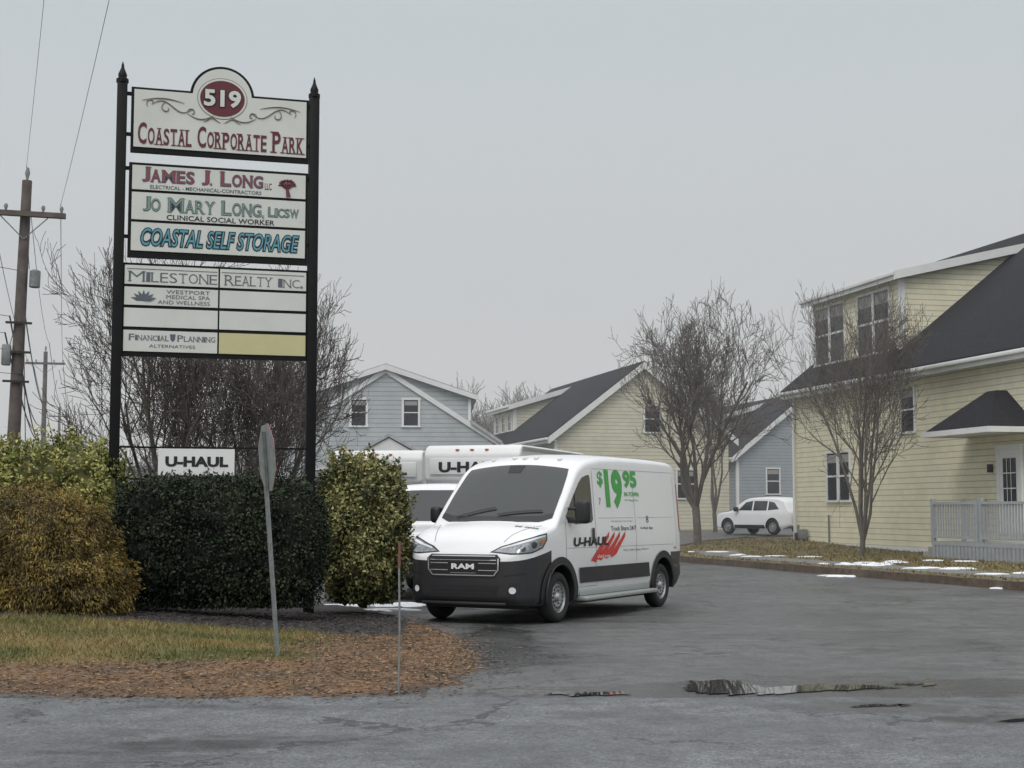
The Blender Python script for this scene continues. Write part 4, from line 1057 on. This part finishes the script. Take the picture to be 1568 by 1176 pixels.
def grow(V,F,rng,p,d,L,r,lev,maxlev,nch,up,minr,spread=1.0,gnarl=.16):
    nseg=5 if lev<2 else 3
    pts=[p.copy()];rads=[r]; dirs=[d.copy()]
    for i in range(nseg):
        d=(d+Vector((rng.gauss(0,gnarl),rng.gauss(0,gnarl),rng.gauss(0,gnarl*.6)+up))).normalized()
        p=p+d*(L/nseg); pts.append(p.copy()); dirs.append(d.copy()); rads.append(max(minr,r*(1-.62*(i+1)/nseg)))
    tube(V,F,pts,rads,(8 if lev==0 else 5) if lev<2 else 3)
    if lev>=maxlev: return
    k=nch[min(lev,len(nch)-1)]
    for c in range(k):
        t=.25+.75*(c+rng.random())/k
        f=t*nseg; i=min(nseg-1,int(f)); fr=f-i
        q=pts[i].lerp(pts[i+1],fr); rr=rads[i]+(rads[i+1]-rads[i])*fr
        dd=dirs[i+1]; a=dd.orthogonal().normalized(); a.rotate(Matrix.Rotation(rng.random()*6.28,3,dd))
        ang=rng.uniform(.40,.90)*spread
        nd=(dd*math.cos(ang)+a*math.sin(ang)).normalized()
        grow(V,F,rng,q,nd,L*rng.uniform(.48,.74)*(1.1-.35*t),max(minr,rr*rng.uniform(.45,.66)),lev+1,maxlev,nch,up,minr,spread,gnarl)
def tree(name,loc,H,stems,r,seed,m,maxlev=4,nch=(6,6,5,5),up=.07,minr=.006,lean=.35,trunk=1.2,spread=1.0,k=.62,width=None,gnarl=.16):
    rng=random.Random(seed); V=[];F=[]
    base=Vector((0,0,-.15))
    topp=Vector((rng.gauss(0,.05),rng.gauss(0,.05),trunk))
    if trunk>.3: tube(V,F,[base,base+Vector((0,0,.25)),base.lerp(topp,.5)+Vector((.03,0,0)),topp],[r*1.5,r*1.12,r,r*.95],9)
    for s in range(stems):
        a=2*math.pi*(s+rng.random()*.6)/stems; ln=lean*rng.uniform(.5,1.25) if stems>1 else .03
        d=Vector((math.cos(a)*ln,math.sin(a)*ln,1)).normalized()
        grow(V,F,rng,topp-Vector((0,0,.12)),d,(H-trunk)*k*rng.uniform(.85,1.08),r*(.6 if stems>1 else .95),0,maxlev,nch,up,minr,spread,gnarl)
    zz=sorted(v[2] for v in V); zs=zz[int(len(zz)*.9985)]; sz=H/zs
    sxy=sz
    if width:
        rr=sorted(math.hypot(v[0],v[1]) for v in V); sxy=width/rr[int(len(rr)*.985)]
    V=[(x*sxy,y*sxy,z*sz) for x,y,z in V]
    o=mesh(name,V,F,m,None,60); o.location=loc; return o
tree('bare_tree',(6.75,54,.2),9.3,6,.17,11,M['bark'],4,(7,6,4,3),up=.12,lean=.6,trunk=1.4,minr=.009,spread=.95,width=3.6,gnarl=.2)
tree('bare_tree',(10.7,45.6,.15),8.5,6,.13,23,M['bark'],4,(7,6,4,3),up=.12,lean=.50,trunk=.5,minr=.008,spread=.95,width=2.9,gnarl=.2)
tree('bare_tree',(-7.0,31,.0),7.5,8,.14,31,M['barkd'],4,(7,7,5,3),up=.09,lean=.85,trunk=.4,minr=.007,spread=1.0,width=3.1,gnarl=.19)
tree('bare_tree',(-5.5,33,.0),6.6,7,.13,37,M['barkd'],4,(7,6,5,3),up=.09,lean=.8,trunk=.4,minr=.007,spread=1.0,width=2.6,gnarl=.19)
tree('bare_tree',(9.6,70,.4),9.5,4,.15,53,M['bark'],4,(5,5,4,3),up=.12,lean=.5,trunk=1.0,minr=.012,spread=.9,width=3.2)

def distant():
    rng=random.Random(77); V=[];F=[]
    def one(x,y,H):
        for k in range(3):
            a=rng.random()*6.28
            grow(V,F,rng,Vector((x,y,0)),Vector((.35*math.cos(a),.35*math.sin(a),1)).normalized(),H*.55,.14,0,3,(8,7,5),.08,.024,.95)
    for i in range(15): one(-6+i*1.7+rng.gauss(0,.7),rng.uniform(120,135),rng.uniform(12.5,14.8))
    for i in range(8): one(12+i*2.3,rng.uniform(112,125),rng.uniform(9,12))
    for i in range(14): one(-52+i*2.6,rng.uniform(110,140),rng.uniform(6,8.5))
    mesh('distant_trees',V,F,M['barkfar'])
distant()

# ================================================================ STREET FURNITURE
def stop_sign():
    P=empty('stop_sign',(-2.36,15.1,0))
    P.rotation_euler=(0,R(-4.6),0)
    yaw=R(113)
    V=[];F=[]
    ca,sa=math.cos(yaw),math.sin(yaw)
    def rot(x,y): return (x*ca-y*sa,x*sa+y*ca)
    prof=[(-.03,.012),(-.022,.012),(-.014,-.02),(.014,-.02),(.022,.012),(.03,.012),(.03,.018),(.018,.018),(.010,-.014),(-.010,-.014),(-.018,.018),(-.03,.018)]
    n=len(prof)
    for z in (0,2.40):
        for x,y in prof: a,b=rot(x,y); V.append((a,b,z))
    for i in range(n): F.append((i,(i+1)%n,(i+1)%n+n,i+n))
    mesh('post',V,F,M['galv'],P)
    for nm,y0,y1,m in (('back',-.024,-.027,M['galv']),('face',-.028,-.030,M['vred'])):
        V=[]
        for yy in (y0,y1):
            for k in range(8):
                a=R(22.5+45*k); x=.37*math.cos(a); z=2.13+.37*math.sin(a); p=rot(x,yy); V.append((p[0],p[1],z))
        F=[tuple(range(8)),tuple(range(15,7,-1))]+[(i,(i+1)%8,(i+1)%8+8,i+8) for i in range(8)]
        mesh(nm,V,F,m,P)
    V=[];F=[]
    for z in (1.85,2.1,2.35):
        b=len(V)
        for k in range(6):
            p=rot(.012*math.cos(k*1.047),.020); V.append((p[0],p[1],z+.012*math.sin(k*1.047)))
        F.append(tuple(range(b,b+6)))
    mesh('bolts',V,F,M['alu'],P)
stop_sign()
P=empty('marker_stake',(-.965,12.75,0))
tubeobj('rod',[(0,0,0),(.004,0,.6),(-.004,0,1.15),(0,0,1.30)],.009,M['galv'],P)
tubeobj('reflector',[(-.002,0,1.10),(0,0,1.325)],.012,mat('stake_orange',(.16,.08,.055),.6),P)

def pole(loc,H,r,arms,name='utility_pole',yaw=0,gear=False,lean=0):
    P=empty(name,loc,yaw); P.rotation_euler=(0,R(lean),yaw)
    V=[];F=[]; tube(V,F,[Vector((0,0,-.2)),Vector((0,0,H*.5)),Vector((0,0,H))],[r,r*.85,r*.68],12,True)
    mesh('shaft',V,F,M['wood'],P,60)
    for z,w in arms:
        box('crossarm',-w,w,-r-.11,-r*.7,z-.06,z+.06,M['wood'],P)
        for x in (-w+.1,-w*.45,w*.45,w-.1):
            tubeobj('insulator',[(x,-r-.05,z+.06),(x,-r-.05,z+.16),(x,-r-.05,z+.22)],[.02,.05,.03],M['galv'],P)
        for s in (-1,1): tubeobj('brace',[(s*w*.6,-r-.04,z-.05),(0,-r*.8,z-.6)],.018,M['galv'],P,4)
    tubeobj('top_pin',[(0,0,H),(0,0,H+.18),(0,0,H+.32)],[.02,.06,.03],M['galv'],P)
    if gear:
        tubeobj('transformer',[(.30,-.05,6.9),(.30,-.05,6.92),(.30,-.05,7.3),(.30,-.05,7.34)],[.09,.13,.13,.06],M['galv'],P,14)
        box('junction_box',-.35,-.15,-.25,-.05,5.0,5.5,M['galv'],P,.03)
        for z in (5.3,4.6,6.0): box('cable_bracket',-.3,.3,-.22,-.14,z,z+.05,M['black'],P)
    return P
PX=[(-11.9,35),(-27,85),(-43,140)]
pole((*PX[0],0),9.5,.17,[(8.65,.95)],gear=True,yaw=R(12),lean=1.3); pole((*PX[1],0),10.7,.17,[(10.0,1.1)],yaw=R(12)); pole((*PX[2],0),11.3,.17,[(10.4,.95)],yaw=R(12))
V=[];F=[]
def addw(a,b,s,r=.007):
    a=Vector(a);b=Vector(b); pts=[a.lerp(b,i/24)-Vector((0,0,4*s*(i/24)*(1-i/24))) for i in range(25)]
    tube(V,F,pts,[r]*25,4)
P0=(3.2,-8)
tops=[(.2,9.85,11.7,11.8),(1.05,8.9,10.3,10.7),(-.65,8.9,10.3,10.7),(-.1,6.2,7,7.4),(-.05,5.4,6.2,6.6),(.25,4.8,5.6,6.0),(.1,7.3,8.0,8.4),(-.2,5.8,6.7,7.0)]
for i,(dx,z1,z2,z3) in enumerate(tops):
    if i<3: addw((P0[0]+dx,P0[1],z1+.9),(PX[0][0]+dx,PX[0][1],z1),.5,.0055)
    else: addw((-26,-2,z1+.9),(PX[0][0]+dx,PX[0][1],z1),.5,.009)
    addw((PX[0][0]+dx,PX[0][1],z1),(PX[1][0]+dx,PX[1][1],z2-.5),.9,.011 if z1>8 else .022)
    addw((PX[1][0]+dx,PX[1][1],z2-.5),(PX[2][0]+dx,PX[2][1],z3-.2),1.0,.022)
addw((-11.7,35,9.0),(-11.5,34.8,7.3),0,.01); addw((-11.7,35,6.8),(-11.5,34.9,3.0),0,.012); addw((-11.6,35,7.4),(-12.0,34.8,5.2),.2,.01)
mesh('overhead_wires',V,F,M['black'])

# ================================================================ MIST (real homogeneous scattering volume over the far part of the site)
mm=bpy.data.materials.new('mist'); mm.use_nodes=True; nt=mm.node_tree
nt.nodes.remove(nt.nodes['Principled BSDF'])
vs=nt.nodes.new('ShaderNodeVolumeScatter'); vs.inputs['Density'].default_value=.0026; vs.inputs['Anisotropy'].default_value=.2; vs.inputs['Color'].default_value=(.95,.97,1,1)
nt.links.new(vs.outputs['Volume'],nt.nodes['Material Output'].inputs['Volume'])
box('mist',-220,220,28,230,-3,45,mm)

# ================================================================ LIGHT, SKY, CAMERA
w=bpy.data.worlds.new('World'); sc.world=w; w.use_nodes=True
N=w.node_tree.nodes; L=w.node_tree.links; bg=N['Background']
sky=N.new('ShaderNodeTexSky'); sky.sky_type='NISHITA'; sky.sun_disc=False
sky.sun_elevation=R(50); sky.sun_rotation=R(205); sky.dust_density=4; sky.air_density=1.0
hs=N.new('ShaderNodeHueSaturation'); hs.inputs['Saturation'].default_value=.35; L.new(sky.outputs['Color'],hs.inputs['Color'])
tc=N.new('ShaderNodeTexCoord'); sp=N.new('ShaderNodeSeparateXYZ'); L.new(tc.outputs['Generated'],sp.inputs[0])
cr=N.new('ShaderNodeValToRGB'); e=cr.color_ramp.elements
# overcast sky: the zenith is brighter than the band near the horizon
e[0].position=0; e[0].color=(.70,.71,.715,1); e[1].position=1; e[1].color=(1.35,1.36,1.38,1)
for p_,c_ in ((.08,(.69,.705,.715)),(.32,(.58,.64,.675)),(.42,(.62,.67,.70)),(.65,(1.05,1.07,1.10))):
    x=e.new(p_); x.color=(*c_,1)
L.new(sp.outputs['Z'],cr.inputs['Fac'])
mu=N.new('ShaderNodeVectorMath'); mu.operation='SCALE'; mu.inputs['Scale'].default_value=10; L.new(cr.outputs['Color'],mu.inputs[0])
mx=N.new('ShaderNodeMix'); mx.data_type='RGBA'; mx.inputs['Factor'].default_value=.93
L.new(hs.outputs['Color'],mx.inputs['A']); L.new(mu.outputs['Vector'],mx.inputs['B'])
L.new(mx.outputs['Result'],bg.inputs['Color']); bg.inputs['Strength'].default_value=.1
sl=bpy.data.lights.new('sun','SUN'); sl.energy=1.2; sl.angle=R(30); sl.color=(1,.97,.93)
so=bpy.data.objects.new('sun',sl); COL.objects.link(so)
az=R(205); el=R(50)
dv=Vector((math.sin(az)*math.cos(el),math.cos(az)*math.cos(el),math.sin(el)))
so.rotation_euler=dv.to_track_quat('Z','Y').to_euler()
cam=bpy.data.cameras.new('camera'); co=bpy.data.objects.new('camera',cam); COL.objects.link(co); sc.camera=co
cam.sensor_width=36; cam.lens=51.89; cam.clip_end=6000
co.location=(0,0,1.6); co.rotation_euler=(R(90+4.857),0,0)
sc.view_settings.view_transform='Standard'; sc.view_settings.look='None'; sc.view_settings.exposure=0
